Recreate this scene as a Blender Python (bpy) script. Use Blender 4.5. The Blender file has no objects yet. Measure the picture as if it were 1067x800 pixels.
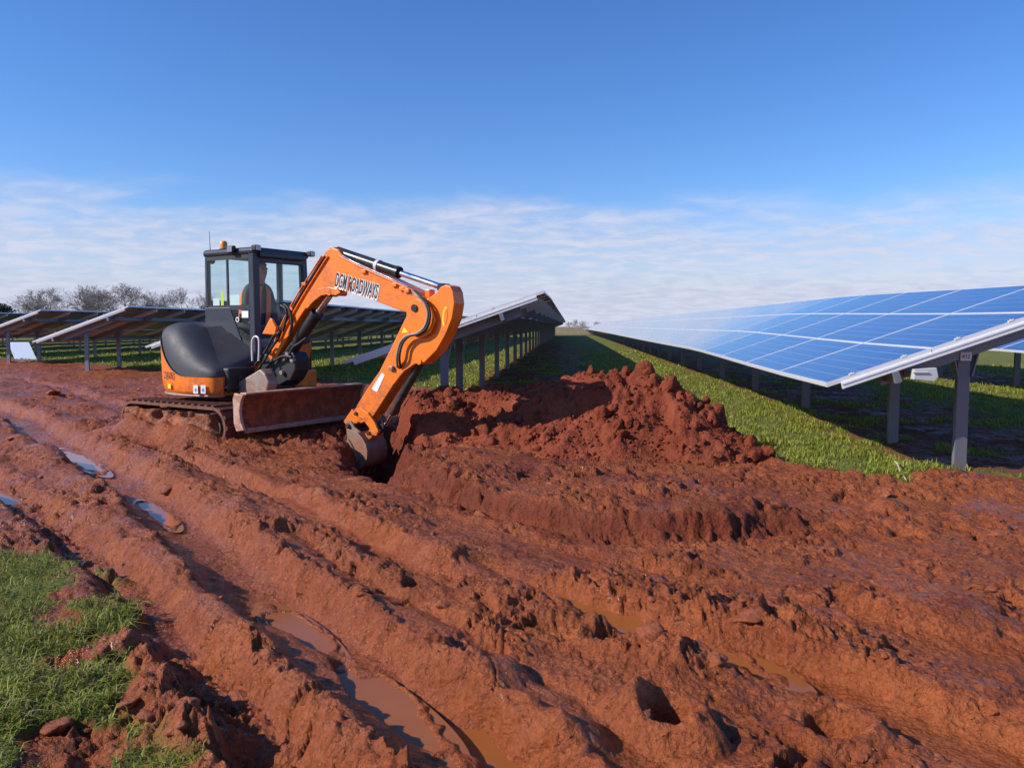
import bpy, bmesh, math, random
import numpy as np
from mathutils import Vector, Matrix, noise as mnoise

sc = bpy.context.scene
rnd = random.Random(7)
R_ = math.radians

# ------------------------------------------------------------------ camera
F_PX, CX, CY, CAM_H = 830.0, 533.5, 400.0, 1.40
YAW = math.atan(58.5 / F_PX)
PITCH = math.atan(60 / F_PX)
cam_data = bpy.data.cameras.new('camera')
cam = bpy.data.objects.new('camera', cam_data)
sc.collection.objects.link(cam)
cam_data.sensor_width = 36
cam_data.lens = 36 * F_PX / 1067
cam_data.clip_start = 0.05
cam_data.clip_end = 5000
cam.location = (0, 0, CAM_H)
cam.rotation_euler = (math.pi / 2 - PITCH, 0, YAW)
sc.camera = cam

# ------------------------------------------------------------------ light
TO_SUN = Vector((-1.47, -0.53, 1.0)).normalized()
SUN_EL = math.asin(TO_SUN.z)
SUN_AZ = math.atan2(TO_SUN.x, TO_SUN.y)          # clockwise from +Y
sun_d = bpy.data.lights.new('sun', 'SUN')
sun_d.energy = 4.8
sun_d.angle = R_(0.53)
sun_d.color = (1.0, 0.93, 0.83)
sun = bpy.data.objects.new('sun', sun_d)
sc.collection.objects.link(sun)
sun.rotation_euler = TO_SUN.to_track_quat('Z', 'Y').to_euler()
sun.location = (-30, -10, 25)

world = bpy.data.worlds.new('World')
sc.world = world
world.use_nodes = True
SKY_STRENGTH = 0.10


def build_world():
    nt = world.node_tree
    nt.nodes.clear()
    N = nt.nodes.new
    L = nt.links.new
    out = N('ShaderNodeOutputWorld')
    bg = N('ShaderNodeBackground')
    bg.inputs['Strength'].default_value = SKY_STRENGTH
    L(bg.outputs[0], out.inputs[0])
    sky = N('ShaderNodeTexSky')
    sky.sky_type = 'NISHITA'
    sky.sun_disc = False
    sky.sun_elevation = SUN_EL
    sky.sun_rotation = SUN_AZ
    sky.air_density = 1.0
    sky.dust_density = 0.25
    sky.ozone_density = 1.6
    hs = N('ShaderNodeHueSaturation')
    hs.inputs['Saturation'].default_value = 1.25
    L(sky.outputs[0], hs.inputs['Color'])
    tint = N('ShaderNodeMix')
    tint.data_type = 'RGBA'
    tint.blend_type = 'MULTIPLY'
    tint.inputs['Factor'].default_value = 1.0
    L(hs.outputs[0], tint.inputs['A'])
    tint.inputs['B'].default_value = (.90, 1.08, 1.50, 1)
    tc = N('ShaderNodeTexCoord')
    sep = N('ShaderNodeSeparateXYZ')
    L(tc.outputs['Generated'], sep.inputs[0])

    def M(op, a, b=None, c=None, clamp=False):
        n = N('ShaderNodeMath')
        n.operation = op
        n.use_clamp = clamp
        for i, v in enumerate((a, b, c)):
            if v is None:
                continue
            if isinstance(v, (int, float)):
                n.inputs[i].default_value = v
            else:
                L(v, n.inputs[i])
        return n.outputs[0]

    z = sep.outputs['Z']
    zc = M('MAXIMUM', z, 0.012)
    zz = M('ADD', zc, 0.16)
    px = M('DIVIDE', sep.outputs['X'], zz)
    py = M('DIVIDE', sep.outputs['Y'], zz)
    comb = N('ShaderNodeCombineXYZ')
    L(px, comb.inputs[0])
    L(py, comb.inputs[1])

    def noise(scale, detail, rough, dist, sx, sy, rot, off):
        mp = N('ShaderNodeMapping')
        L(comb.outputs[0], mp.inputs['Vector'])
        mp.inputs['Scale'].default_value = (sx, sy, 1)
        mp.inputs['Rotation'].default_value = (0, 0, rot)
        mp.inputs['Location'].default_value = (off, off * .7, 0)
        n = N('ShaderNodeTexNoise')
        n.inputs['Scale'].default_value = scale
        n.inputs['Detail'].default_value = detail
        n.inputs['Roughness'].default_value = rough
        n.inputs['Distortion'].default_value = dist
        L(mp.outputs[0], n.inputs['Vector'])
        return n.outputs['Fac']

    def ramp(v, a, b):
        n = N('ShaderNodeMapRange')
        n.interpolation_type = 'SMOOTHSTEP'
        L(v, n.inputs['Value'])
        n.inputs['From Min'].default_value = a
        n.inputs['From Max'].default_value = b
        return n.outputs[0]

    ripple = noise(6.5, 4, .52, .35, 1.0, 1.25, .35, 3.1)       # mackerel ripples
    large = noise(1.1, 4, .55, .5, 1.0, 1.0, .4, 8.3)
    wisp = noise(0.75, 7, .65, 1.1, 1.0, 0.35, -.5, 1.7)
    # the sheet thins out from about 7 to 10 degrees above the horizon
    edge = M('ADD', z, M('MULTIPLY', M('SUBTRACT', large, .5), -.16))
    sheet = M('SUBTRACT', 1.0, ramp(edge, .095, .165))
    body = ramp(ripple, .32, .66)
    low = M('SUBTRACT', 1.0, ramp(z, .03, .13))
    cover = M('MULTIPLY', sheet, M('MAXIMUM', M('ADD', M('MULTIPLY', body, .36), .54), M('MULTIPLY', low, .97)))
    wcov = M('MULTIPLY', M('MULTIPLY', ramp(wisp, .60, .80), M('SUBTRACT', 1.0, ramp(z, .16, .36))), .30)
    cover = M('MAXIMUM', cover, wcov, clamp=True)
    col = N('ShaderNodeMix')
    col.data_type = 'RGBA'
    k = 1.0 / SKY_STRENGTH
    col.inputs['A'].default_value = (.50 * k, .54 * k, .70 * k, 1)
    col.inputs['B'].default_value = (.61 * k, .635 * k, .765 * k, 1)
    L(ramp(M('ADD', M('MULTIPLY', ripple, .8), M('MULTIPLY', large, .25)), .36, .68), col.inputs['Factor'])
    mix = N('ShaderNodeMix')
    mix.data_type = 'RGBA'
    L(cover, mix.inputs['Factor'])
    L(tint.outputs['Result'], mix.inputs['A'])
    L(col.outputs['Result'], mix.inputs['B'])
    L(mix.outputs['Result'], bg.inputs['Color'])


build_world()
sc.view_settings.view_transform = 'Standard'
sc.view_settings.look = 'None'
sc.view_settings.gamma = 1
sc.view_settings.exposure = 0.15
sc.view_settings.use_curve_mapping = False
try:
    sc.cycles.max_bounces = 8
    sc.cycles.transparent_max_bounces = 16
    sc.cycles.caustics_reflective = False
    sc.cycles.caustics_refractive = False
except Exception:
    pass

# ------------------------------------------------------------------ photo pixel -> place
_fw0 = np.array([-math.sin(YAW), math.cos(YAW), 0.0])
_RT = np.array([math.cos(YAW), math.sin(YAW), 0.0])
_FW = _fw0 * math.cos(PITCH) + np.array([0, 0, -math.sin(PITCH)])
_UP = np.cross(_RT, _FW)
_C = np.array([0, 0, CAM_H])


def ray(x, y):
    d = _FW * F_PX + _RT * (x - CX) - _UP * (y - CY)
    return d / np.linalg.norm(d)


def gnd(x, y, z=0.0):
    d = ray(x, y)
    return _C + d * ((z - CAM_H) / d[2])


def at_depth(x, y, D):
    d = ray(x, y)
    return _C + d * (D / (d @ _fw0))


# ------------------------------------------------------------------ noise
def _hash(ix, iy, seed):
    h = (ix.astype(np.int64) * 374761393 + iy.astype(np.int64) * 668265263 + seed * 1442695041) & 0xFFFFFFFF
    h = ((h ^ (h >> 13)) * 1274126177) & 0xFFFFFFFF
    h = (h ^ (h >> 16)) & 0xFFFFFFFF
    h = (h * 2246822519) & 0xFFFFFFFF
    return (h ^ (h >> 15)) & 0xFFFFFFFF


def pn(x, y, seed=0):
    ix = np.floor(x)
    iy = np.floor(y)
    fx = x - ix
    fy = y - iy
    u = fx * fx * fx * (fx * (fx * 6 - 15) + 10)
    v = fy * fy * fy * (fy * (fy * 6 - 15) + 10)

    def g(dx, dy):
        a = _hash(ix + dx, iy + dy, seed) * (2 * math.pi / 4294967296.0)
        return np.cos(a) * (fx - dx) + np.sin(a) * (fy - dy)
    n0 = g(0, 0) * (1 - u) + g(1, 0) * u
    n1 = g(0, 1) * (1 - u) + g(1, 1) * u
    return (n0 * (1 - v) + n1 * v) * 1.5


def fbm(x, y, oct=4, seed=0, gain=.5):
    s = np.zeros_like(x)
    a = 1.0
    for i in range(oct):
        s += a * pn(x * 2 ** i + 17.3 * i, y * 2 ** i - 9.1 * i, seed + i)
        a *= gain
    return s


def cells(x, y, seed=0):
    """distance to nearest and second nearest feature point"""
    ix = np.floor(x)
    iy = np.floor(y)
    f1 = np.full_like(x, 9.0)
    f2 = np.full_like(x, 9.0)
    for dx in (-1, 0, 1):
        for dy in (-1, 0, 1):
            cx = ix + dx
            cy = iy + dy
            jx = _hash(cx, cy, seed) / 4294967296.0
            jy = _hash(cx, cy, seed + 71) / 4294967296.0
            d = np.hypot(cx + jx - x, cy + jy - y)
            f2 = np.minimum(f2, np.maximum(f1, d))
            f1 = np.minimum(f1, d)
    return f1, f2


def sst(a, b, x):
    t = np.clip((x - a) / (b - a), 0, 1)
    return t * t * (3 - 2 * t)


def seg_dist(x, y, pts):
    """distance to an open polyline, signed side (+ = left of travel), arc parameter 0..1"""
    best = np.full_like(x, 1e9)
    side = np.zeros_like(x)
    par = np.zeros_like(x)
    n = len(pts) - 1
    for i in range(n):
        ax, ay = pts[i][0], pts[i][1]
        bx, by = pts[i + 1][0], pts[i + 1][1]
        vx, vy = bx - ax, by - ay
        L2 = vx * vx + vy * vy + 1e-12
        t = np.clip(((x - ax) * vx + (y - ay) * vy) / L2, 0, 1)
        d = np.hypot(x - ax - t * vx, y - ay - t * vy)
        m = d < best
        best = np.where(m, d, best)
        side = np.where(m, np.sign(vx * (y - ay) - vy * (x - ax)), side)
        par = np.where(m, (i + t) / n, par)
    return best, side, par


def poly_sd(x, y, pts):
    """signed distance to closed polygon, negative inside"""
    d, _, _ = seg_dist(x, y, list(pts) + [pts[0]])
    inside = np.zeros(x.shape, bool)
    n = len(pts)
    for i in range(n):
        ax, ay = pts[i][0], pts[i][1]
        bx, by = pts[(i + 1) % n][0], pts[(i + 1) % n][1]
        c = ((ay > y) != (by > y)) & (x < (bx - ax) * (y - ay) / (by - ay + 1e-12) + ax)
        inside ^= c
    return np.where(inside, -d, d)


def smooth_line(pts, n=6):
    P = [np.array(p, float) for p in pts]
    out = []
    for i in range(len(P) - 1):
        p0 = P[max(i - 1, 0)]
        p1 = P[i]
        p2 = P[i + 1]
        p3 = P[min(i + 2, len(P) - 1)]
        for k in range(n):
            t = k / n
            out.append(.5 * (2 * p1 + (p2 - p0) * t + (2 * p0 - 5 * p1 + 4 * p2 - p3) * t * t + (3 * p1 - p0 - 3 * p2 + p3) * t ** 3))
    out.append(P[-1])
    return out


# ------------------------------------------------------------------ object helpers
COL = sc.collection


def tag(o, label=None, cat=None, group=None, kind=None):
    if label:
        o['label'] = label
    if cat:
        o['category'] = cat
    if group:
        o['group'] = group
    if kind:
        o['kind'] = kind
    return o


def empty(name, loc=(0, 0, 0), rz=0.0):
    o = bpy.data.objects.new(name, None)
    o.empty_display_size = .2
    o.location = loc
    o.rotation_euler = (0, 0, rz)
    COL.objects.link(o)
    return o


def link_mesh(name, me, parent=None, loc=None, rot=None):
    o = bpy.data.objects.new(name, me)
    COL.objects.link(o)
    if parent is not None:
        o.parent = parent
    if loc is not None:
        o.location = loc
    if rot is not None:
        o.rotation_euler = rot
    return o


class MB:
    """collects shapes into one mesh"""

    def __init__(s):
        s.v = []
        s.f = []
        s.m = []
        s.sm = []

    def add(s, verts, faces, mi=0, smooth=False):
        b = len(s.v)
        s.v += [tuple(v) for v in verts]
        s.f += [tuple(i + b for i in f) for f in faces]
        s.m += [mi] * len(faces)
        s.sm += [smooth] * len(faces)
        return s

    def box(s, x0, x1, y0, y1, z0, z1, mi=0, M=None):
        v = [Vector((x, y, z)) for z in (z0, z1) for y in (y0, y1) for x in (x0, x1)]
        if M is not None:
            v = [M @ p for p in v]
        f = [(0, 2, 3, 1), (4, 5, 7, 6), (0, 1, 5, 4), (2, 6, 7, 3), (0, 4, 6, 2), (1, 3, 7, 5)]
        return s.add(v, f, mi)

    def bar(s, p0, p1, w, h, up=(0, 0, 1), mi=0):
        p0 = Vector(p0)
        p1 = Vector(p1)
        d = p1 - p0
        L = d.length
        d.normalize()
        up = Vector(up)
        sd = d.cross(up)
        if sd.length < 1e-4:
            sd = d.cross(Vector((0, 1, 0)))
        sd.normalize()
        u = sd.cross(d)
        v = []
        for t in (0, L):
            for a, b in ((-1, -1), (1, -1), (1, 1), (-1, 1)):
                v.append(p0 + d * t + sd * (a * w / 2) + u * (b * h / 2))
        f = [(0, 1, 2, 3), (7, 6, 5, 4), (0, 4, 5, 1), (1, 5, 6, 2), (2, 6, 7, 3), (3, 7, 4, 0)]
        return s.add(v, f, mi)

    def tube(s, p0, p1, r0, r1=None, n=12, mi=0, cap=True):
        r1 = r0 if r1 is None else r1
        return s.path([p0, p1], [r0, r1], n, mi, cap)

    def path(s, pts, rad, n=8, mi=0, cap=True):
        P = [Vector(p) for p in pts]
        if not hasattr(rad, '__len__'):
            rad = [rad] * len(P)
        v = []
        ref = None
        for i, p in enumerate(P):
            d = (P[min(i + 1, len(P) - 1)] - P[max(i - 1, 0)])
            d.normalize()
            if ref is None:
                ref = d.orthogonal().normalized()
            ref = (ref - d * ref.dot(d))
            if ref.length < 1e-5:
                ref = d.orthogonal()
            ref.normalize()
            b = d.cross(ref)
            for k in range(n):
                a = 2 * math.pi * k / n
                v.append(p + (ref * math.cos(a) + b * math.sin(a)) * rad[i])
        f = []
        for i in range(len(P) - 1):
            for k in range(n):
                f.append((i * n + k, i * n + (k + 1) % n, (i + 1) * n + (k + 1) % n, (i + 1) * n + k))
        s.add(v, f, mi, True)
        if cap:
            s.add([v[k] for k in range(n)], [tuple(reversed(range(n)))], mi)
            s.add([v[len(v) - n + k] for k in range(n)], [tuple(range(n))], mi)
        return s

    def prism(s, pts, y0, y1, mi=0):
        """polygon in x,z extruded in y"""
        n = len(pts)
        a = sum(pts[i][0] * pts[(i + 1) % n][1] - pts[(i + 1) % n][0] * pts[i][1] for i in range(n))
        if a < 0:
            pts = list(reversed(pts))
        v = [(p[0], y0, p[1]) for p in pts] + [(p[0], y1, p[1]) for p in pts]
        f = [tuple(range(n)), tuple(reversed(range(n, 2 * n)))]
        f += [(i, i + n, (i + 1) % n + n, (i + 1) % n) for i in range(n)]
        return s.add(v, f, mi)

    def mesh(s, name, mats):
        me = bpy.data.meshes.new(name)
        me.from_pydata(s.v, [], s.f)
        if not isinstance(mats, (list, tuple)):
            mats = [mats]
        for m in mats:
            me.materials.append(m)
        me.polygons.foreach_set('material_index', s.m)
        me.polygons.foreach_set('use_smooth', s.sm)
        me.update()
        return me

    def build(s, name, mats, parent=None, bevel=0.0, seg=2, loc=None):
        o = link_mesh(name, s.mesh(name, mats), parent, loc)
        if bevel:
            b = o.modifiers.new('bevel', 'BEVEL')
            b.width = bevel
            b.segments = seg
            b.limit_method = 'ANGLE'
            b.angle_limit = R_(40)
            b.harden_normals = False
        return o


def np_mesh(name, verts, faces, smooth=True):
    """numpy quads/tris to mesh"""
    me = bpy.data.meshes.new(name)
    nv = len(verts)
    nf, k = faces.shape
    me.vertices.add(nv)
    me.vertices.foreach_set('co', np.ascontiguousarray(verts, dtype=np.float32).ravel())
    me.loops.add(nf * k)
    me.loops.foreach_set('vertex_index', np.ascontiguousarray(faces, dtype=np.int32).ravel())
    me.polygons.add(nf)
    me.polygons.foreach_set('loop_start', np.arange(0, nf * k, k, dtype=np.int32))
    me.polygons.foreach_set('loop_total', np.full(nf, k, dtype=np.int32))
    if smooth:
        me.polygons.foreach_set('use_smooth', np.ones(nf, dtype=bool))
    me.update(calc_edges=True)
    return me


def set_attr(me, name, arr):
    a = me.attributes.new(name, 'FLOAT', 'POINT')
    a.data.foreach_set('value', np.ascontiguousarray(arr, dtype=np.float32))


# ------------------------------------------------------------------ materials
class NT:
    def __init__(s, name):
        s.mat = bpy.data.materials.new(name)
        s.mat.use_nodes = True
        s.t = s.mat.node_tree
        s.b = s.t.nodes['Principled BSDF']
        s.out = s.t.nodes['Material Output']

    def N(s, kind, **kw):
        n = s.t.nodes.new(kind)
        for k, v in kw.items():
            setattr(n, k, v)
        return n

    def L(s, a, b):
        s.t.links.new(a, b)

    def put(s, sock, v):
        if hasattr(v, 'default_value') or hasattr(v, 'links'):
            s.L(v, sock)
        else:
            if isinstance(v, tuple) and len(v) == 3:
                v = v + (1,)
            sock.default_value = v

    def coord(s, which='Object', scale=(1, 1, 1), rot=(0, 0, 0)):
        tc = s.N('ShaderNodeTexCoord')
        mp = s.N('ShaderNodeMapping')
        mp.inputs['Scale'].default_value = scale
        mp.inputs['Rotation'].default_value = rot
        s.L(tc.outputs[which], mp.inputs['Vector'])
        return mp.outputs[0]

    def noise(s, vec, scale, detail=4, rough=.55, dist=0):
        n = s.N('ShaderNodeTexNoise')
        n.inputs['Scale'].default_value = scale
        n.inputs['Detail'].default_value = detail
        n.inputs['Roughness'].default_value = rough
        n.inputs['Distortion'].default_value = dist
        s.L(vec, n.inputs['Vector'])
        return n.outputs['Fac']

    def vor(s, vec, scale, feature='F1'):
        n = s.N('ShaderNodeTexVoronoi', feature=feature)
        n.inputs['Scale'].default_value = scale
        s.L(vec, n.inputs['Vector'])
        return n.outputs['Distance']

    def math(s, op, a, b=None, clamp=False):
        n = s.N('ShaderNodeMath', operation=op, use_clamp=clamp)
        s.put(n.inputs[0], a)
        if b is not None:
            s.put(n.inputs[1], b)
        return n.outputs[0]

    def ramp(s, v, a, b, c=0.0, d=1.0, smooth=True):
        n = s.N('ShaderNodeMapRange')
        n.interpolation_type = 'SMOOTHSTEP' if smooth else 'LINEAR'
        s.L(v, n.inputs['Value'])
        for nm, x in (('From Min', a), ('From Max', b), ('To Min', c), ('To Max', d)):
            n.inputs[nm].default_value = x
        return n.outputs[0]

    def mix(s, f, a, b):
        n = s.N('ShaderNodeMix', data_type='RGBA')
        s.put(n.inputs['Factor'], f)
        s.put(n.inputs['A'], a)
        s.put(n.inputs['B'], b)
        return n.outputs['Result']

    def attr(s, name):
        n = s.N('ShaderNodeAttribute', attribute_name=name)
        return n.outputs['Fac']

    def bump(s, h, strength, dist, normal=None):
        n = s.N('ShaderNodeBump')
        n.inputs['Strength'].default_value = strength
        n.inputs['Distance'].default_value = dist
        s.L(h, n.inputs['Height'])
        if normal is not None:
            s.L(normal, n.inputs['Normal'])
        return n.outputs[0]

    def set(s, **kw):
        names = dict(color='Base Color', rough='Roughness', metal='Metallic', normal='Normal', coat='Coat Weight',
                     coat_rough='Coat Roughness', spec='Specular IOR Level', alpha='Alpha', emit='Emission Color',
                     emit_s='Emission Strength', trans='Transmission Weight', ior='IOR')
        for k, v in kw.items():
            s.put(s.b.inputs[names[k]], v)
        return s.mat


def simple(name, color, rough=.5, metal=0.0, vary=.12, scale=6.0, bump=0.0, bump_scale=40., dirt=None, dirt_amt=.5, coat=0.0, spec=.5):
    n = NT(name)
    c = n.coord('Object')
    f = n.noise(c, scale, 5, .6)
    dark = tuple(x * (1 - vary) for x in color)
    lite = tuple(min(1, x * (1 + vary)) for x in color)
    col = n.mix(f, dark, lite)
    if dirt is not None:
        d = n.noise(c, 3.1, 7, .7, .4)
        d2 = n.noise(c, 22., 4, .6)
        m = n.math('MULTIPLY', n.ramp(d, .5, .68), n.ramp(d2, .3, .6))
        sp = n.math('MULTIPLY', n.math('SUBTRACT', 1.0, n.ramp(n.vor(c, 26), .10, .20)), n.ramp(n.noise(c, 4.0, 3, .6), .42, .6))
        sz = n.N('ShaderNodeSeparateXYZ')
        n.L(c, sz.inputs[0])
        splash = n.math('MULTIPLY', n.ramp(sz.outputs['Z'], 1.3, .35, 0.0, 1.0), n.ramp(n.noise(c, 9.0, 6, .72), .45, .60))
        m = n.math('MAXIMUM', m, n.math('MULTIPLY', sp, .75))
        m = n.math('MAXIMUM', m, splash)
        m = n.math('MULTIPLY', m, dirt_amt)
        col = n.mix(m, col, dirt)
    rr = n.ramp(f, .2, .8, max(0, rough - .08), min(1, rough + .08))
    n.set(color=col, rough=rr, metal=metal, coat=coat, spec=spec)
    if coat:
        n.set(coat_rough=.08)
    if bump:
        n.set(normal=n.bump(n.noise(c, bump_scale, 4, .6), bump, .01))
    return n.mat


MUD = (.335, .098, .050)
MUD_DARK = (.20, .048, .022)
MAT = {}
MAT['orange'] = simple('orange_paint', (.93, .205, .009), .36, vary=.05, dirt=(.34, .11, .05), dirt_amt=.75, coat=.2)
MAT['charcoal'] = simple('charcoal_paint', (.036, .039, .050), .60, vary=.10, dirt=(.18, .09, .06), dirt_amt=.22)
MAT['cab'] = simple('cab_dark_blue_grey', (.026, .031, .050), .38, vary=.08, dirt=(.14, .08, .06), dirt_amt=.15)
MAT['black'] = simple('black_rubber', (.018, .018, .020), .55, vary=.2)
MAT['blackmetal'] = simple('black_metal', (.022, .023, .028), .32, vary=.15, dirt=(.25, .09, .045), dirt_amt=.35)
MAT['chrome'] = simple('chrome_rod', (.82, .83, .85), .10, 1.0, vary=.02)
MAT['grey_steel'] = simple('worn_grey_steel', (.30, .25, .22), .55, .25, vary=.18, dirt=(.30, .095, .045), dirt_amt=.7)
MAT['bucket_steel'] = simple('muddy_bucket_steel', (.25, .165, .12), .65, .05, vary=.2, dirt=(.30, .095, .045), dirt_amt=.8)
MAT['blade'] = simple('blade_steel', (.17, .055, .028), .9, 0.0, vary=.4, scale=7, spec=.06, dirt=(.30, .085, .04), dirt_amt=.9, bump=.35, bump_scale=24)
MAT['blade_edge'] = simple('blade_end_plate', (.52, .34, .25), .6, .1, vary=.2, dirt=(.30, .095, .045), dirt_amt=.7)
MAT['white'] = simple('white_label', (.80, .80, .80), .45, vary=.03)
MAT['white_paper'] = simple('white_paper', (.72, .80, .80), .6, vary=.02)
MAT['yellow'] = simple('yellow_sticker', (.85, .70, .05), .5, vary=.04)
MAT['fluo'] = simple('fluorescent_yellow', (.70, .80, .05), .5, vary=.03)
MAT['letter'] = simple('black_lettering', (.02, .017, .03), .5, vary=.05)
MAT['blue_ink'] = simple('blue_ink', (.18, .25, .55), .5, vary=.05)
MAT['beacon'] = simple('amber_beacon', (.95, .28, .01), .18, vary=.06, coat=.6)
MAT['lamp'] = simple('lamp_lens', (.26, .25, .29), .10, .4, vary=.05, coat=.8)
MAT['skin'] = simple('skin', (.50, .26, .18), .5, vary=.06)
MAT['vest'] = simple('orange_high_visibility_cloth', (1.0, .22, .03), .75, vary=.08)
MAT['tape'] = simple('silver_tape', (.62, .63, .64), .35, vary=.05)
MAT['jacket'] = simple('dark_green_cloth', (.055, .085, .065), .85, vary=.15)
MAT['hair'] = simple('dark_hair', (.03, .02, .015), .7, vary=.2)
MAT['glove'] = simple('grey_glove', (.20, .21, .16), .8, vary=.15)
MAT['seat'] = simple('seat_cloth', (.025, .025, .028), .8, vary=.2)
MAT['galv'] = simple('galvanised_steel', (.24, .255, .29), .5, .4, vary=.16, scale=14, bump=.06, bump_scale=60)
MAT['galv_dull'] = simple('dull_galvanised_post', (.20, .215, .25), .50, .35, vary=.18, scale=9, dirt=(.30, .14, .08), dirt_amt=.35)
MAT['alu'] = simple('aluminium_frame', (.80, .795, .80), .42, .15, vary=.06, scale=10)
MAT['backsheet'] = simple('shade_toned_backsheet', (.30, .285, .28), .6, vary=.08)  # white sheet toned grey, its colour carries the shade below the panels
MAT['junction'] = simple('black_plastic', (.02, .02, .02), .5, vary=.1)
MAT['tray'] = simple('grey_white_tray', (.62, .63, .62), .45, .2, vary=.06)
MAT['wood'] = simple('pale_fence_wood', (.52, .36, .24), .85, vary=.25, scale=20)
MAT['bark'] = simple('winter_bark', (.17, .145, .135), .9, vary=.3, scale=2)
MAT['twig'] = simple('winter_twigs', (.21, .175, .17), .95, vary=.25, scale=1.0)
MAT['ivy'] = simple('dark_evergreen', (.028, .045, .022), .8, vary=.4, scale=2)
MAT['board'] = simple('pale_blue_sheet', (.52, .60, .72), .35, vary=.05)
MAT['straw'] = simple('pale_straw', (.50, .42, .30), .8, vary=.15)
MAT['cane'] = simple('brown_cane', (.34, .20, .10), .8, vary=.2)


def glass_mat():
    n = NT('cab_glass')
    tr = n.N('ShaderNodeBsdfTransparent')
    tr.inputs[0].default_value = (.84, .93, .93, 1)
    gl = n.N('ShaderNodeBsdfGlossy')
    gl.inputs['Roughness'].default_value = .03
    gl.inputs['Color'].default_value = (.9, .95, .95, 1)
    lw = n.N('ShaderNodeLayerWeight')
    lw.inputs['Blend'].default_value = .5
    fac = n.math('ADD', n.math('MULTIPLY', n.math('POWER', lw.outputs['Facing'], 4.0), .8), .045)
    mx = n.N('ShaderNodeMixShader')
    n.L(fac, mx.inputs[0])
    n.L(tr.outputs[0], mx.inputs[1])
    n.L(gl.outputs[0], mx.inputs[2])
    n.L(mx.outputs[0], n.out.inputs['Surface'])
    return n.mat


MAT['glass'] = glass_mat()

PW, PH = 1.725, 1.0          # panel length along the row, height up the slope
STEP, RISE = 1.74, 1.01


def pv_mat():
    n = NT('solar_cells')
    tc = n.N('ShaderNodeTexCoord')
    sp = n.N('ShaderNodeSeparateXYZ')
    n.L(tc.outputs['Object'], sp.inputs[0])
    # object coords: x up the slope 0..PH, y along the row 0..PW
    u = n.math('DIVIDE', n.math('SUBTRACT', sp.outputs['X'], .030), (PH - .06) / 6)
    v = n.math('DIVIDE', n.math('SUBTRACT', sp.outputs['Y'], .035), (PW - .07) / 10)

    def line(w, half):
        fr = n.math('ABSOLUTE', n.math('SUBTRACT', n.math('FRACT', n.math('ADD', w, .5)), .5))
        return n.math('SUBTRACT', 1.0, n.ramp(fr, half * .7, half * 1.3))
    gap = n.math('MAXIMUM', n.math('MULTIPLY', line(u, .024), .62), n.math('MULTIPLY', line(v, .014), .28))
    fru = n.math('ABSOLUTE', n.math('SUBTRACT', n.math('FRACT', n.math('MULTIPLY', u, 3.0)), .5))
    bus = n.math('MULTIPLY', n.math('SUBTRACT', 1.0, n.ramp(fru, .012, .03)), .07)
    oi = n.N('ShaderNodeObjectInfo')
    cv = n.N('ShaderNodeCombineXYZ')
    n.L(n.math('FLOOR', u), cv.inputs[0])
    n.L(n.math('FLOOR', v), cv.inputs[1])
    n.L(oi.outputs['Random'], cv.inputs[2])
    wn = n.N('ShaderNodeTexWhiteNoise', noise_dimensions='3D')
    n.L(cv.outputs[0], wn.inputs['Vector'])
    tcv = n.coord('Object', (1, 1, 1))
    vo = n.N('ShaderNodeTexVoronoi', feature='F1')
    vo.inputs['Scale'].default_value = 60
    n.L(tcv, vo.inputs['Vector'])
    sepc = n.N('ShaderNodeSeparateColor')
    n.L(vo.outputs['Color'], sepc.inputs[0])
    f = n.math('ADD', n.math('MULTIPLY', wn.outputs['Value'], .5), n.math('MULTIPLY', sepc.outputs[0], .3))
    f = n.math('ADD', f, n.math('MULTIPLY', oi.outputs['Random'], .35))
    cell = n.mix(f, (.012, .029, .120), (.026, .058, .200))
    col = n.mix(n.math('MAXIMUM', gap, bus), cell, (.62, .66, .74))
    dust = n.noise(n.coord('Object', (1, 1, 1)), 2.4, 5, .6)
    col = n.mix(n.ramp(dust, .45, .8, 0, .10), col, (.45, .40, .36))
    n.set(color=col, rough=.2, spec=.45, coat=1.0, coat_rough=.04)
    return n.mat


MAT['pv'] = pv_mat()


def mud_nodes(n, fresh_attr=True):
    """shared red soil look: returns colour, roughness, normal"""
    c = n.N('ShaderNodeNewGeometry').outputs['Position']
    big = n.noise(c, 1.1, 5, .6, .3)
    mid = n.noise(c, 7.0, 6, .65, .5)
    fine = n.noise(c, 46, 5, .7)
    col = n.mix(n.ramp(big, .3, .72), (.215, .044, .010), (.38, .096, .025))
    col = n.mix(n.ramp(mid, .35, .75, 0, .55), col, (.46, .138, .045))
    col = n.mix(n.ramp(fine, .32, .56, .55, 0), col, (.105, .024, .010))  # fine dark tone puts the shade of small crevices into the colour
    dry = n.noise(c, .45, 5, .6, .4)
    col = n.mix(n.ramp(dry, .50, .68, 0, .35), col, (.34, .108, .046))
    return c, big, mid, fine, col


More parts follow.
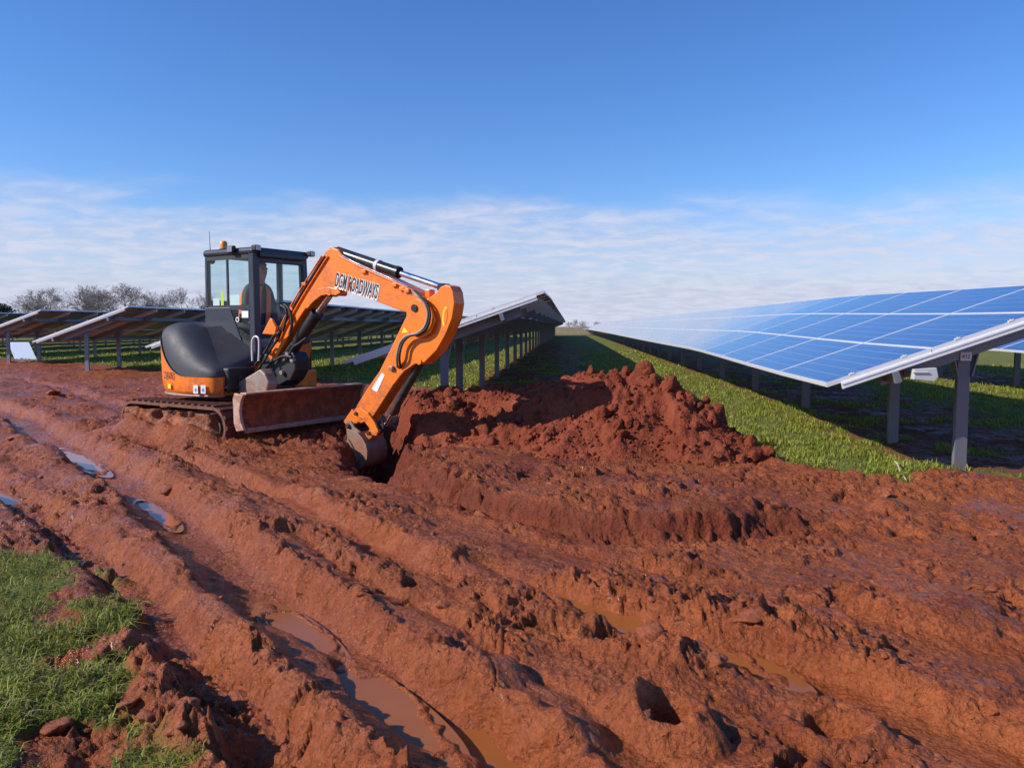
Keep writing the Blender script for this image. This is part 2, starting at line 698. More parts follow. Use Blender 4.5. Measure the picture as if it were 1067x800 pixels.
def ground_mat():
    n = NT('red_mud_and_grass')
    c, big, mid, fine, col = mud_nodes(n)
    mud = n.attr('mud')
    fresh = n.attr('fresh')
    wet = n.attr('wet')
    fcol = n.mix(mid, (.115, .020, .008), (.225, .048, .019))
    col = n.mix(fresh, col, fcol)
    wcol = n.mix(mid, (.26, .055, .011), (.40, .105, .024))
    col = n.mix(n.math('MULTIPLY', wet, .7), col, wcol)
    # thin patchy soil colour of grass ground
    g1 = n.noise(c, 3.0, 6, .65)
    g2 = n.noise(c, 60, 3, .6)
    gcol = n.mix(n.ramp(g1, .3, .7), (.115, .135, .022), (.20, .21, .036))
    gcol = n.mix(n.ramp(g2, .35, .75, 0, .55), gcol, (.16, .15, .05))
    gcol = n.mix(n.ramp(n.noise(c, .55, 6, .7), .50, .70, 0, .6), gcol, (.17, .10, .045))
    allc = n.mix(mud, gcol, col)
    rn = n.math('ADD', n.math('MULTIPLY', n.noise(c, 2.6, 4, .6, .6), .55), n.math('MULTIPLY', n.noise(c, 17, 4, .65), .45))
    rough = n.ramp(rn, .42, .60, .24, .74)
    rough = n.math('SUBTRACT', rough, n.math('MULTIPLY', wet, .16))
    rough = n.math('ADD', rough, n.math('MULTIPLY', fresh, .30))
    rough = n.math('MAXIMUM', n.math('ADD', rough, n.math('MULTIPLY', n.math('SUBTRACT', 1.0, mud), .6)), .16)
    h1 = n.math('ADD', n.noise(c, 11, 6, .66, .5), n.math('MULTIPLY', n.vor(c, 15), .45))
    nr = n.bump(h1, .9, .045)
    h = n.math('ADD', n.math('MULTIPLY', n.noise(c, 34, 5, .7, .3), 1.0), n.math('MULTIPLY', n.vor(c, 46), .35))
    nr = n.bump(h, 1.0, .022, nr)
    n.set(color=allc, rough=rough, normal=nr, spec=.28, coat=n.math('MULTIPLY', n.math('MULTIPLY', mud, n.math('MULTIPLY', wet, .30)), n.math('SUBTRACT', 1.0, fresh)), coat_rough=.16)
    n.L(nr, n.b.inputs['Coat Normal'])
    return n.mat


def heap_mat(name='fresh_red_soil'):
    n = NT(name)
    c, big, mid, fine, col = mud_nodes(n)
    fcol = n.mix(mid, (.135, .024, .009), (.285, .062, .025))
    fcol = n.mix(n.ramp(big, .45, .7, 0, .55), fcol, (.36, .095, .042))
    fcol = n.mix(n.ramp(fine, .30, .55, .4, 0), fcol, (.075, .017, .009))
    h = n.math('ADD', n.noise(c, 24, 6, .7, .3), n.math('MULTIPLY', n.vor(c, 30), .4))
    n.set(color=fcol, rough=.8, normal=n.bump(h, .9, .025), spec=.22)
    return n.mat


MAT['ground'] = ground_mat()
MAT['heap'] = heap_mat()


def clod_mat():
    n = NT('mud_clod')
    c, big, mid, fine, col = mud_nodes(n)
    h = n.noise(c, 30, 6, .7, .3)
    n.set(color=col, rough=.48, normal=n.bump(h, 1.0, .024), spec=.45)
    return n.mat


MAT['clod'] = clod_mat()
MAT['track_mud'] = simple('mud_caked_rubber', (.20, .068, .036), .75, vary=.45, scale=14, bump=.9, bump_scale=26, dirt=(.05, .035, .03), dirt_amt=.8)


def puddle_mat():
    n = NT('muddy_water')
    c = n.coord('Object')
    col = n.mix(n.noise(c, 3, 4, .6), (.25, .075, .020), (.35, .115, .032))
    n.set(color=col, rough=.09, spec=.22, normal=n.bump(n.noise(c, 14, 2, .5), .05, .004))
    return n.mat


MAT['puddle'] = puddle_mat()


def grass_mat():
    n = NT('grass_blades')
    sh = n.attr('shade')
    c1 = n.mix(sh, (.15, .19, .020), (.42, .44, .060))
    c2 = n.mix(n.ramp(sh, .86, .93), c1, (.27, .21, .085))
    n.set(color=c2, rough=.55, spec=.3)
    tl = n.N('ShaderNodeBsdfTranslucent')
    n.L(c2, tl.inputs['Color'])
    mx = n.N('ShaderNodeMixShader')
    mx.inputs[0].default_value = .28
    n.L(n.b.outputs[0], mx.inputs[1])
    n.L(tl.outputs[0], mx.inputs[2])
    n.L(mx.outputs[0], n.out.inputs['Surface'])
    return n.mat


MAT['grass'] = grass_mat()

# ------------------------------------------------------------------ terrain shape
EX_O = np.array([-4.41, 10.29])
EX_H = R_(-28)
EX_N = np.array([math.cos(EX_H), math.sin(EX_H)])
EX_L = np.array([-math.sin(EX_H), math.cos(EX_H)])
EX_Z = .09


def G(*pts):
    return smooth_line([gnd(a, b)[:2] for a, b in pts], 5)


MUD_POLY = [gnd(a, b)[:2] for a, b in ((-700, 392), (-250, 384), (0, 377), (60, 380), (130, 386), (200, 392), (300, 397), (420, 408), (520, 418),
                                       (650, 432), (760, 462), (800, 480), (850, 487), (900, 499), (945, 502), (985, 492), (1040, 493), (1067, 497), (1300, 520), (1800, 600))]
MUD_POLY += [np.array(p) for p in ((9., 1.), (6., -6.), (-4., -6.), (-9., 1.0))]
GRASS_POLY = [gnd(a, b)[:2] for a, b in ((-500, 520), (-200, 540), (0, 566), (45, 574), (92, 592), (128, 622), (133, 660), (118, 690), (138, 730), (150, 765), (185, 810), (150, 950))]
GRASS_POLY += [np.array(p) for p in ((-1.6, 0.3), (-8., .5))]

# (line, half width, depth, wetness)
RUTS = [
    (G((-120, 396), (0, 428), (45, 450), (95, 476), (150, 512), (205, 556), (262, 604), (325, 655), (385, 705), (445, 750), (530, 815), (640, 930)), .29, .13, 1.0),
    (G((-60, 470), (0, 503), (55, 540), (110, 583), (165, 640), (215, 705), (275, 770), (330, 840)), .16, .11, .35),
    (G((165, 468), (215, 486), (265, 503), (320, 528), (375, 556), (420, 582), (470, 600)), .15, .10, .9),
    (G((500, 588), (560, 612), (620, 632), (690, 655), (760, 672), (860, 700), (960, 742), (1100, 800)), .19, .075, .9),
    (G((300, 560), (380, 610), (450, 655), (520, 690), (600, 740), (690, 800)), .15, .045, .7),
    (G((440, 530), (540, 556), (640, 580), (760, 610), (900, 650), (1067, 690), (1250, 740)), .22, .045, .6),
    (G((-100, 384), (20, 400), (90, 418), (150, 436), (200, 458)), .2, .05, .4),
]
RIDGES = [
    (G((20, 462), (90, 500), (150, 545), (215, 605), (285, 668), (350, 722), (420, 785), (480, 860)), .19, .10),
    (G((120, 466), (200, 505), (280, 555), (350, 605), (430, 660), (520, 720), (600, 790)), .16, .055),
    (G((300, 510), (400, 552), (480, 585), (560, 640), (640, 672), (700, 700)), .18, .055),
    (G((135, 600), (150, 660), (165, 715), (225, 790)), .12, .06),
    (G((600, 600), (720, 632), (840, 668), (960, 712)), .15, .025),
]
BENCH = G((395, 492), (430, 498), (480, 515), (545, 533), (620, 546), (700, 553), (790, 549), (870, 540))
PITS = [(gnd(697, 745)[:2], .085, .15), (gnd(868, 752)[:2], .10, .09), (gnd(812, 655)[:2], .07, .06), (gnd(640, 668)[:2], .10, .08),
        (gnd(725, 635)[:2], .06, .06), (gnd(235, 512)[:2], .09, .05), (gnd(945, 555)[:2], .10, .06), (gnd(430, 612)[:2], .06, .06)]
MOUNDS = [(gnd(655, 735)[:2], .12, .06), (gnd(735, 765)[:2], .09, .07), (gnd(705, 690)[:2], .18, .06), (gnd(925, 530)[:2], .16, .10),
          (gnd(160, 730)[:2], .12, .06), (gnd(215, 765)[:2], .13, .06), (gnd(158, 668)[:2], .10, .055), (gnd(600, 760)[:2], .12, .05),
          (gnd(980, 640)[:2], .3, .06), (gnd(520, 700)[:2], .16, .06)]
PUDDLES = [  # centre px, half length, half width, rut index direction
    (575, 775, .50, .17, 0), (400, 712, .42, .10, 0), (85, 471, .9, .10, 0), (635, 637, .75, .17, 3), (250, 498, .75, .09, 2), (5, 506, .5, .09, 1),
    (165, 522, .5, .08, 0), (310, 640, .40, .09, 0)]
PIT = [gnd(a, b, 0)[:2] for a, b in ((350, 470), (357, 486), (378, 493), (410, 496), (432, 495), (440, 478), (425, 458), (395, 446), (365, 448))]


PUDDLE_FIT = []


def base_z(x, y):
    return .11 * sst(7.5, 17, y) + .05 * sst(20, 60, y) - .45 * sst(95, 220, y)


def terrain(x, y):
    x = np.asarray(x, float)
    y = np.asarray(y, float)
    b = base_z(x, y)
    r = np.hypot(x, y)
    near = r < 60
    z = b.copy()
    mud = np.zeros_like(x)
    fresh = np.zeros_like(x)
    wet = np.zeros_like(x)
    idx = np.nonzero(near)[0]
    X = x[idx]
    Y = y[idx]
    wob = fbm(X * 1.3, Y * 1.3, 4, 5)
    sd = poly_sd(X, Y, MUD_POLY) + .28 * wob
    gp = poly_sd(X, Y, GRASS_POLY) + .20 * fbm(X * 3, Y * 3, 4, 9) + .40 * sst(.12, .5, fbm(X * 2.2 + 7, Y * 2.2, 4, 19))
    m = (1 - sst(-.12, .12, sd)) * sst(-.10, .08, gp)
    # bare earth strips below the panel rows
    strip = np.zeros_like(X)
    for xr in (2.4, 8.05, -3.25):
        strip = np.maximum(strip, (1 - sst(.9, 1.9, np.abs(X - xr - 2.5))) * sst(6, 7.5, Y))
    m2 = np.clip(strip * sst(-.55, .10, fbm(X * .9, Y * .9, 5, 31)), 0, 1) * .92
    clear = sst(0.0, .5, sd)
    # warped coordinates for the churned mud
    wx = X + .10 * fbm(X * 2.1, Y * 2.1, 3, 40) + .025 * fbm(X * 9, Y * 9, 2, 42)
    wy = Y + .10 * fbm(X * 2.1 + 30, Y * 2.1, 3, 50) + .025 * fbm(X * 9 + 5, Y * 9, 2, 52)
    h = .040 * fbm(X * .7, Y * .7, 3, 11)
    jit = .065 * fbm(X * 2.0, Y * 2.0, 3, 60) + .03 * fbm(X * 9, Y * 9, 2, 63)
    rutmask = np.zeros_like(X)
    for ln, w, dep, we in RUTS:
        d, s, p = seg_dist(X, Y, ln)
        d = d + jit * .55
        prof = 1 - sst(w * .5, w * 1.15, d)
        mod = .92 + .28 * pn(X * 1.1 + 5, Y * 1.1, int(dep * 999))
        h -= dep * prof * mod
        # material squeezed up on both sides
        h += dep * .17 * np.exp(-((d - w * 1.55) / (w * .42)) ** 2) * (.7 + .8 * pn(X * 2.5, Y * 2.5, 77))
        wet = wet.copy()
        wet[idx] = np.maximum(wet[idx], we * prof)
        rutmask = np.maximum(rutmask, prof)
    for ln, w, hh in RIDGES:
        d, s, p = seg_dist(X, Y, ln)
        h += hh * np.exp(-((d + jit * .6) / w) ** 2) * (.85 + .35 * pn(X * 1.3, Y * 1.3, 91))
    for (c, rr, dep) in PITS:
        d = np.hypot(X - c[0], Y - c[1]) + .25 * jit
        h -= dep * (1 - sst(rr * .55, rr * 1.05, d))
        h += dep * .35 * np.exp(-((d - rr * 1.5) / (rr * .4)) ** 2)
    for (c, rr, hh) in MOUNDS:
        d = np.hypot(X - c[0], Y - c[1]) + .35 * jit
        h += hh * (1 - sst(rr * .3, rr * 1.25, d))
    # churn: creased billows and torn lumps at several sizes
    calm = 1 - .80 * sst(.25, .9, wet[idx])
    amp = .25 + 1.15 * sst(-.40, .45, fbm(X * .9, Y * .9, 4, 21))
    far = sst(9, 16, np.hypot(X, Y))
    smooth_left = 1 - .35 * np.exp(-((seg_dist(X, Y, RIDGES[0][0])[0]) / .35) ** 2)
    n1 = np.abs(pn(wx * 2.3, wy * 2.3, 101))
    n2 = np.abs(pn(wx * 5.1 + 3, wy * 5.1, 102)) ** .8
    n3 = np.abs(pn(wx * 11 + 1, wy * 11 + 7, 103)) ** .8
    n4 = np.abs(pn(wx * 23, wy * 23, 104)) ** .8
    n5 = pn(X * 47, Y * 47, 105)
    wob1 = .10 * fbm(X * 9, Y * 9, 2, 107)
    f1, f2 = cells(wx * 5.2 + wob1 * 2, wy * 5.2 - wob1 * 2, 5)
    lump = 1 - sst(.14, .46, f1)
    lmask = sst(.0, .40, fbm(X * 1.6, Y * 1.6, 3, 33))
    f3, f4 = cells(wx * 12.0 + 4 + wob1 * 3, wy * 12.0 + wob1 * 3, 15)
    lump2 = 1 - sst(.12, .46, f3)
    f5, f6 = cells(wx * 25.0 + 7, wy * 25.0, 25)
    lump3 = (1 - sst(.12, .5, f5)) * sst(-.3, .3, fbm(X * 3.6, Y * 3.6, 2, 39))
    lmask2 = sst(-.10, .35, fbm(X * 2.6, Y * 2.6, 3, 37))
    churn = (.024 * n1 + .022 * n2 + .021 * n3 + .017 * n4 + .007 * n5) * amp * calm * smooth_left
    churn += (.015 * lump * lmask * (.5 + n2) + .011 * lump2 * lmask2 * (.5 + n3) + .009 * lump3 * (.4 + n4)) * calm * smooth_left * (.4 + amp)
    churn -= .014 * np.exp(-((f2 - f1) / .05) ** 2) * lmask * calm
    # dragged streaks along the tracks
    ang = R_(137)
    us = X * math.cos(ang) + Y * math.sin(ang)
    vs = -X * math.sin(ang) + Y * math.cos(ang)
    churn += .014 * np.abs(pn(us * 1.3 + wob1, vs * 10, 120)) * calm
    h += churn
    tread = sst(.25, .6, rutmask) * (1 - sst(.8, .98, rutmask)) * sst(-.1, .35, fbm(X * .8 + 4, Y * .8, 3, 144))
    h += .012 * tread * np.sin(us * (2 * math.pi / .125) + 2.0 * fbm(X * 1.2, Y * 1.2, 2, 145))
    # sharp torn gouges
    tear = pn(wx * 4.6 + 9, wy * 4.6, 140)
    h -= .040 * sst(.42, .50, tear) * calm * np.minimum(amp, 1) * (1 - far * .6)
    tear2 = pn(wx * 9.3 + 2, wy * 9.3, 141)
    h -= .026 * sst(.42, .50, tear2) * calm * np.minimum(amp, 1) * (1 - far * .6)
    # worked area: bench, pit below the bucket
    d, s, p = seg_dist(X, Y, BENCH)
    dd = d * s + .07 * fbm(X * 2.5, Y * 2.5, 4, 150) + .02 * (lump2 - .5) + .02 * (n2 - .3)
    endf = sst(0, .06, p) * (1 - sst(.86, 1.0, p))
    beh = sst(-.10, .06, dd)
    falloff = 1 - sst(.9, 2.1, dd)
    bh = (.105 + .04 * pn(X * 1.5, Y * 1.5, 5)) * endf
    h += bh * beh * falloff
    h -= .07 * endf * np.exp(-((dd + .12) / .16) ** 2)
    face = np.exp(-((dd + .01) / .12) ** 2) * endf
    fr = np.maximum(face * 1.0, .55 * beh * (1 - sst(1.2, 2.6, dd)) * endf * sst(-.3, .5, fbm(X * 1.5, Y * 1.5, 4, 161)))
    pit = poly_sd(X, Y, PIT) + .10 * fbm(X * 3, Y * 3, 3, 155)
    h -= .62 * (1 - sst(-.42, .03, pit))
    fr = np.maximum(fr, 1 - sst(-.05, .20, pit))
    # ground beside the machine, dug-over soil at its front
    lx = (X - EX_O[0]) * EX_N[0] + (Y - EX_O[1]) * EX_N[1]
    ly = (X - EX_O[0]) * EX_L[0] + (Y - EX_O[1]) * EX_L[1]
    box = np.maximum(np.abs(lx) - 1.05, np.abs(ly) - .98)
    under = 1 - sst(-.05, .45, box)
    h = h * (1 - under) + (EX_Z - .015 + .35 * h) * under
    bank = np.exp(-((ly + 1.10) / .13) ** 2) * sst(-1.4, -.8, lx) * (1 - sst(.7, 1.05, lx))
    h += bank * (.15 + .12 * pn(X * 3, Y * 3, 170))
    frt = np.exp(-(((lx - 1.8) / .55) ** 2 + ((ly + .1) / .9) ** 2))
    h += frt * (.03 + .07 * lump + .05 * lump2 + .05 * n2)
    fr = np.maximum(fr, frt * .8)
    zg = b[idx] + .03 * fbm(X * .6, Y * .6, 3, 180) + .02 * fbm(X * 4, Y * 4, 3, 181)
    for (c, rr, hh) in MOUNDS:
        m = np.maximum(m, 1 - sst(rr * .8, rr * 1.5, np.hypot(X - c[0], Y - c[1]) + .35 * jit))
    mm = np.clip(m, 0, 1)
    edge_up = .03 * np.exp(-(sd / .2) ** 2) * fbm(X * 5, Y * 5, 3, 190)
    z[idx] = zg * (1 - mm) + (b[idx] - .02 + h) * mm + edge_up
    for (pc, pt, pnn, hl, hw, lvl) in PUDDLE_FIT:
        U = ((X - pc[0]) * pt[0] + (Y - pc[1]) * pt[1]) / hl
        W = ((X - pc[0]) * pnn[0] + (Y - pc[1]) * pnn[1]) / hw
        e = np.sqrt(U * U + W * W) + .30 * fbm(X * 5, Y * 5, 3, 210)
        zc = z[idx]
        ins = 1 - sst(.75, 1.0, e)
        zc = zc * (1 - ins) + (np.minimum(lvl - .012, lvl - .02 + .35 * (zc - lvl))) * ins
        rim = sst(.95, 1.1, e) * (1 - sst(1.6, 1.9, e))
        zc = np.maximum(zc, np.where(e > .95, lvl - .01 + .022 * sst(.95, 1.1, e) - .22 * sst(1.15, 1.95, e) - 9 * (e > 1.95), -9))
        z[idx] = zc
        wet[idx] = np.maximum(wet[idx], 1 - sst(1.0, 1.35, e))
    mud[idx] = np.maximum(mm, m2 * clear)
    fresh[idx] = np.maximum(np.clip(fr, 0, 1) * mm, .8 * m2 * clear)
    hn = .5 + .5 * fbm(X * 1.4 + 3, Y * 1.4, 4, 200)
    wet[idx] = np.clip(np.maximum(wet[idx] * (.6 + .6 * hn), .75 * sst(.50, .85, hn)), 0, 1) * mm * (1 - fresh[idx])
    return z, mud, fresh, wet


def tz(x, y):
    return float(terrain(np.array([x, x + 0.0]), np.array([y, y + 0.0]))[0][0])


def fit_puddles():
    fits = []
    for (px, py, hl, hw, ri) in PUDDLES:
        c = gnd(px, py)[:2]
        ln = RUTS[ri][0]
        d = [np.hypot(p[0] - c[0], p[1] - c[1]) for p in ln]
        i = int(np.argmin(d))
        a, b = ln[max(i - 2, 0)], ln[min(i + 2, len(ln) - 1)]
        t = (b - a) / np.hypot(*(b - a))
        n = np.array([-t[1], t[0]])
        c = ln[i] * .6 + c * .4
        g = np.linspace(-1, 1, 25)
        U, V = np.meshgrid(g, g)
        keep = (U ** 2 + V ** 2) < 1
        xs = c[0] + t[0] * U[keep] * hl + n[0] * V[keep] * hw
        ys = c[1] + t[1] * U[keep] * hl + n[1] * V[keep] * hw
        fits.append((c, t, n, hl, hw, float(np.percentile(terrain(xs, ys)[0], 52))))
    PUDDLE_FIT.extend(fits)


fit_puddles()


def build_ground():
    daz = 1 / 410
    a0, a1 = R_(-50), R_(50)
    az = list(np.arange(a0, a1, daz))
    az += list(np.linspace(a1, a0 + 2 * math.pi, 70)[:-1])
    az = np.array(az) - YAW
    rr = [.01, .08, .2, .35]
    while rr[-1] < 22:
        rr.append(rr[-1] * (1 + 1 / (235 if rr[-1] > 1.8 else 25)))
    while rr[-1] < 70:
        rr.append(rr[-1] * 1.012)
    while rr[-1] < 2500:
        rr.append(rr[-1] * 1.12)
    rr = np.array(rr)
    A, RR = np.meshgrid(az, rr)
    X = (RR * np.sin(A)).ravel()
    Y = (RR * np.cos(A)).ravel()
    z, mud, fresh, wet = terrain(X, Y)
    na, nr = len(az), len(rr)
    i = np.arange(nr - 1)[:, None] * na
    k = np.arange(na)[None, :]
    k2 = (k + 1) % na
    q = np.stack([(i + k), (i + k2), (i + na + k2), (i + na + k)], -1).reshape(-1, 4)
    q = q[:, ::-1]
    me = np_mesh('ground', np.stack([X, Y, z], -1), q)
    set_attr(me, 'mud', mud)
    set_attr(me, 'fresh', fresh)
    set_attr(me, 'wet', wet)
    me.materials.append(MAT['ground'])
    o = link_mesh('ground', me)
    tag(o, kind='structure')
    return o


ground = build_ground()


def build_puddles():
    for q, (c, t, n, hl, hw, lvl) in enumerate(PUDDLE_FIT):
        m = MB()
        ring = []
        for k in range(40):
            an = 2 * math.pi * k / 40
            rr = 1.42
            ring.append((c[0] + t[0] * math.cos(an) * hl * rr + n[0] * math.sin(an) * hw * rr,
                         c[1] + t[1] * math.cos(an) * hl * rr + n[1] * math.sin(an) * hw * rr, lvl))
        m.add(ring, [tuple(range(40))])
        o = m.build('puddle', MAT['puddle'])
        tag(o, kind='structure')


build_puddles()


# ------------------------------------------------------------------ spoil heap
def hp(px, py, D):
    p = at_depth(px, py, D)
    return p


CREST = [hp(415, 425, 9.9), hp(440, 408, 10.0), hp(490, 404, 10.1), hp(540, 402, 10.0), hp(590, 394, 9.8), hp(625, 389, 9.6), hp(652, 387, 9.5), hp(675, 396, 9.3),
         hp(705, 412, 9.0), hp(740, 438, 8.7), hp(775, 466, 8.4), hp(800, 484, 8.2)]
FOOT_FRONT = .62
clod_meshes = []


def make_clods():
    for k in range(9):
        bm = bmesh.new()
        bmesh.ops.create_icosphere(bm, subdivisions=3, radius=1.0)
        sx, sy, sz = rnd.uniform(.8, 1.25), rnd.uniform(.7, 1.1), rnd.uniform(.55, .85)
        cuts = []
        for q in range(5):
            cuts.append((Vector((rnd.gauss(0, 1), rnd.gauss(0, 1), rnd.gauss(0, 1))).normalized(), rnd.uniform(.55, .85)))
        for v in bm.verts:
            p = v.co.copy()
            for nrm, dd in cuts:
                e = p.dot(nrm) - dd
                if e > 0:
                    p -= nrm * e * .8
            f = 1 + .30 * mnoise.fractal(p * 1.7 + Vector((k * 7, 0, 0)), 1, 2, 4) + .12 * mnoise.noise(p * 6 + Vector((k * 3, 1, 0)))
            p *= f
            v.co = Vector((p.x * sx, p.y * sy, p.z * sz))
        for f in bm.faces:
            f.smooth = True
        me = bpy.data.meshes.new('clod')
        bm.to_mesh(me)
        bm.free()
        clod_meshes.append(me)


make_clods()


def heap_height(X, Y):
    H = np.full_like(X, -1.0)
    jx = X + .10 * fbm(X * 2.4, Y * 2.4, 3, 301)
    jy = Y + .10 * fbm(X * 2.4, Y * 2.4 + 40, 3, 302)
    n = len(CREST) - 1
    for i in range(n):
        a, b = CREST[i], CREST[i + 1]
        v = (b - a)[:2]
        L2 = v @ v
        t = np.clip(((jx - a[0]) * v[0] + (jy - a[1]) * v[1]) / L2, 0, 1)
        dx = jx - a[0] - t * v[0]
        dy = jy - a[1] - t * v[1]
        d = np.hypot(dx, dy)
        zc = a[2] + (b[2] - a[2]) * t
        front = sst(-.3, .3, -dy)
        sl = .78 * (1 - front) + FOOT_FRONT * front
        H = np.maximum(H, zc - sl * (np.sqrt(d * d + .02) - .14) - .05 * sst(.2, 1.2, d))
    return H


def build_heap():
    x0, x1, y0, y1, st = -2.6, 3.6, 6.9, 11.6, .021
    gx = np.arange(x0, x1, st)
    gy = np.arange(y0, y1, st)
    X, Y = np.meshgrid(gx, gy)
    sh = X.shape
    X = X.ravel()
    Y = Y.ravel()
    g, mud, fresh, wet = terrain(X, Y)
    H = heap_height(X, Y) - 1.0 * (1 - sst(-.25, .12, poly_sd(X, Y, PIT)))
    wx = X + .06 * fbm(X * 4, Y * 4, 2, 311)
    wy = Y + .06 * fbm(X * 4 + 9, Y * 4, 2, 312)
    f1, f2 = cells(wx * 4.2, wy * 4.2, 8)
    f3, f4 = cells(wx * 9.0, wy * 9.0, 9)
    f5, f6 = cells(wx * 19.0, wy * 19.0, 10)
    lm = sst(-.1, .35, fbm(X * 1.8, Y * 1.8, 3, 320))
    rough = .085 * np.clip(1 - 1.35 * f1, 0, 1) * lm + .055 * np.clip(1 - 1.35 * f3, 0, 1) * (.4 + .6 * lm) + .026 * np.clip(1 - 1.3 * f5, 0, 1)
    rough += .09 * fbm(X * 1.6, Y * 1.6, 4, 330) + .015 * fbm(X * 14, Y * 14, 3, 331)
    rough -= .05
    k = sst(-.05, .25, H - g)
    # a smooth scooped face left by the bucket, in the middle of the front slope
    c = gnd(560, 425, .4)[:2]
    dd = np.hypot((X - c[0]) / 1.0, (Y - c[1]) / .55)
    rough *= .35 + .65 * sst(.3, .8, dd)
    Z = np.where(H > g - .25, H + rough * (.35 + .65 * k), g - .3)
    Z = np.minimum(Z, g + 2)
    keepv = (Z > g - .12)
    ny, nx = sh
    i = np.arange(ny - 1)[:, None] * nx
    kk = np.arange(nx - 1)[None, :]
    q = np.stack([i + kk, i + kk + 1, i + nx + kk + 1, i + nx + kk], -1).reshape(-1, 4)
    kv = keepv[q].any(1)
    q = q[kv]
    used = np.unique(q)
    remap = -np.ones(len(X), dtype=np.int64)
    remap[used] = np.arange(len(used))
    me = np_mesh('soil', np.stack([X, Y, Z], -1)[used], remap[q])
    me.materials.append(MAT['heap'])
    root = empty('dirt_heap', (0.3, 9.5, .0))
    tag(root, 'heap of freshly dug red soil and clods beside the excavator bucket', 'dirt heap')
    o = link_mesh('soil', me, root, loc=(-.3, -9.5, 0))
    Zg = Z.reshape(sh)
    Gg = g.reshape(sh)

    def samp(x, y):
        a = int((x - x0) / st)
        b = int((y - y0) / st)
        if 0 <= a < nx and 0 <= b < ny:
            return Zg[b, a], Gg[b, a]
        return -9, 0
    r2 = random.Random(21)
    made = 0
    specials = [(652, 380, 9.5, .085), (617, 386, 9.6, .08), (672, 395, 9.35, .09), (560, 398, 9.9, .085), (590, 392, 9.8, .07), (700, 412, 9.0, .10),
                (468, 405, 10.0, .09), (560, 470, 8.6, .08), (505, 436, 9.2, .09), (742, 448, 8.6, .09), (640, 388, 9.5, .06), (720, 425, 8.9, .08)]
    for (px, py, D, s) in specials:
        p = at_depth(px, py, D)
        zz, gg = samp(p[0], p[1])
        cl = link_mesh('clod', clod_meshes[made % 9], root, loc=(p[0] - .3, p[1] - 9.5, max(zz, gg) + s * .1), rot=(r2.uniform(0, 6), r2.uniform(0, 6), r2.uniform(0, 6)))
        cl.scale = (s * 1.3, s * 1.05, s * .95)
        made += 1
    tries = 0
    while made < 290 and tries < 9000:
        tries += 1
        x = r2.uniform(x0, x1)
        y = r2.uniform(y0, 10.6)
        zz, gg = samp(x, y)
        if zz < gg - .02:
            continue
        if np.hypot((x - c[0]), (y - c[1]) / .55) < .45 and r2.random() < .9:
            continue
        s = .022 + .085 * r2.random() ** 3.2
        cl = link_mesh('clod', clod_meshes[r2.randrange(9)], root, loc=(x - .3, y - 9.5, zz + s * .15), rot=(r2.uniform(0, 6), r2.uniform(0, 6), r2.uniform(0, 6)))
        cl.scale = (s, s, s * r2.uniform(.8, 1.1))
        made += 1
    for me_ in clod_meshes:
        pass
    # crumbs too small to pick apart
    vs, fs, off = [], [], 0
    bm = bmesh.new()
    bmesh.ops.create_icosphere(bm, subdivisions=1, radius=1.0)
    iv = np.array([v.co[:] for v in bm.verts])
    jf = np.array([[v.index for v in f.verts] for f in bm.faces])
    bm.free()
    rg = np.random.default_rng(4)
    cnt = 0
    while cnt < 4200:
        x = rg.uniform(x0, x1)
        y = rg.uniform(y0, 10.6)
        zz, gg = samp(x, y)
        if zz < gg - .05:
            continue
        s = .006 + .016 * rg.random() ** 2
        v = iv * (1 + .35 * rg.standard_normal((len(iv), 1))) * s
        vs.append(v + np.array([x - .3, y - 9.5, max(zz, gg) + s * .3]))
        fs.append(jf + off)
        off += len(iv)
        cnt += 1
    me2 = np_mesh('crumbs', np.concatenate(vs), np.concatenate(fs), smooth=False)
    me2.materials.append(MAT['heap'])
    o2 = link_mesh('crumbs', me2, root)
    tag(o2, kind='stuff')


for _m in clod_meshes:
    _m.materials.append(MAT['heap'])
mud_clod_meshes = []
for _m in clod_meshes:
    c_ = _m.copy()
    c_.materials.clear()
    c_.materials.append(MAT['clod'])
    mud_clod_meshes.append(c_)
build_heap()


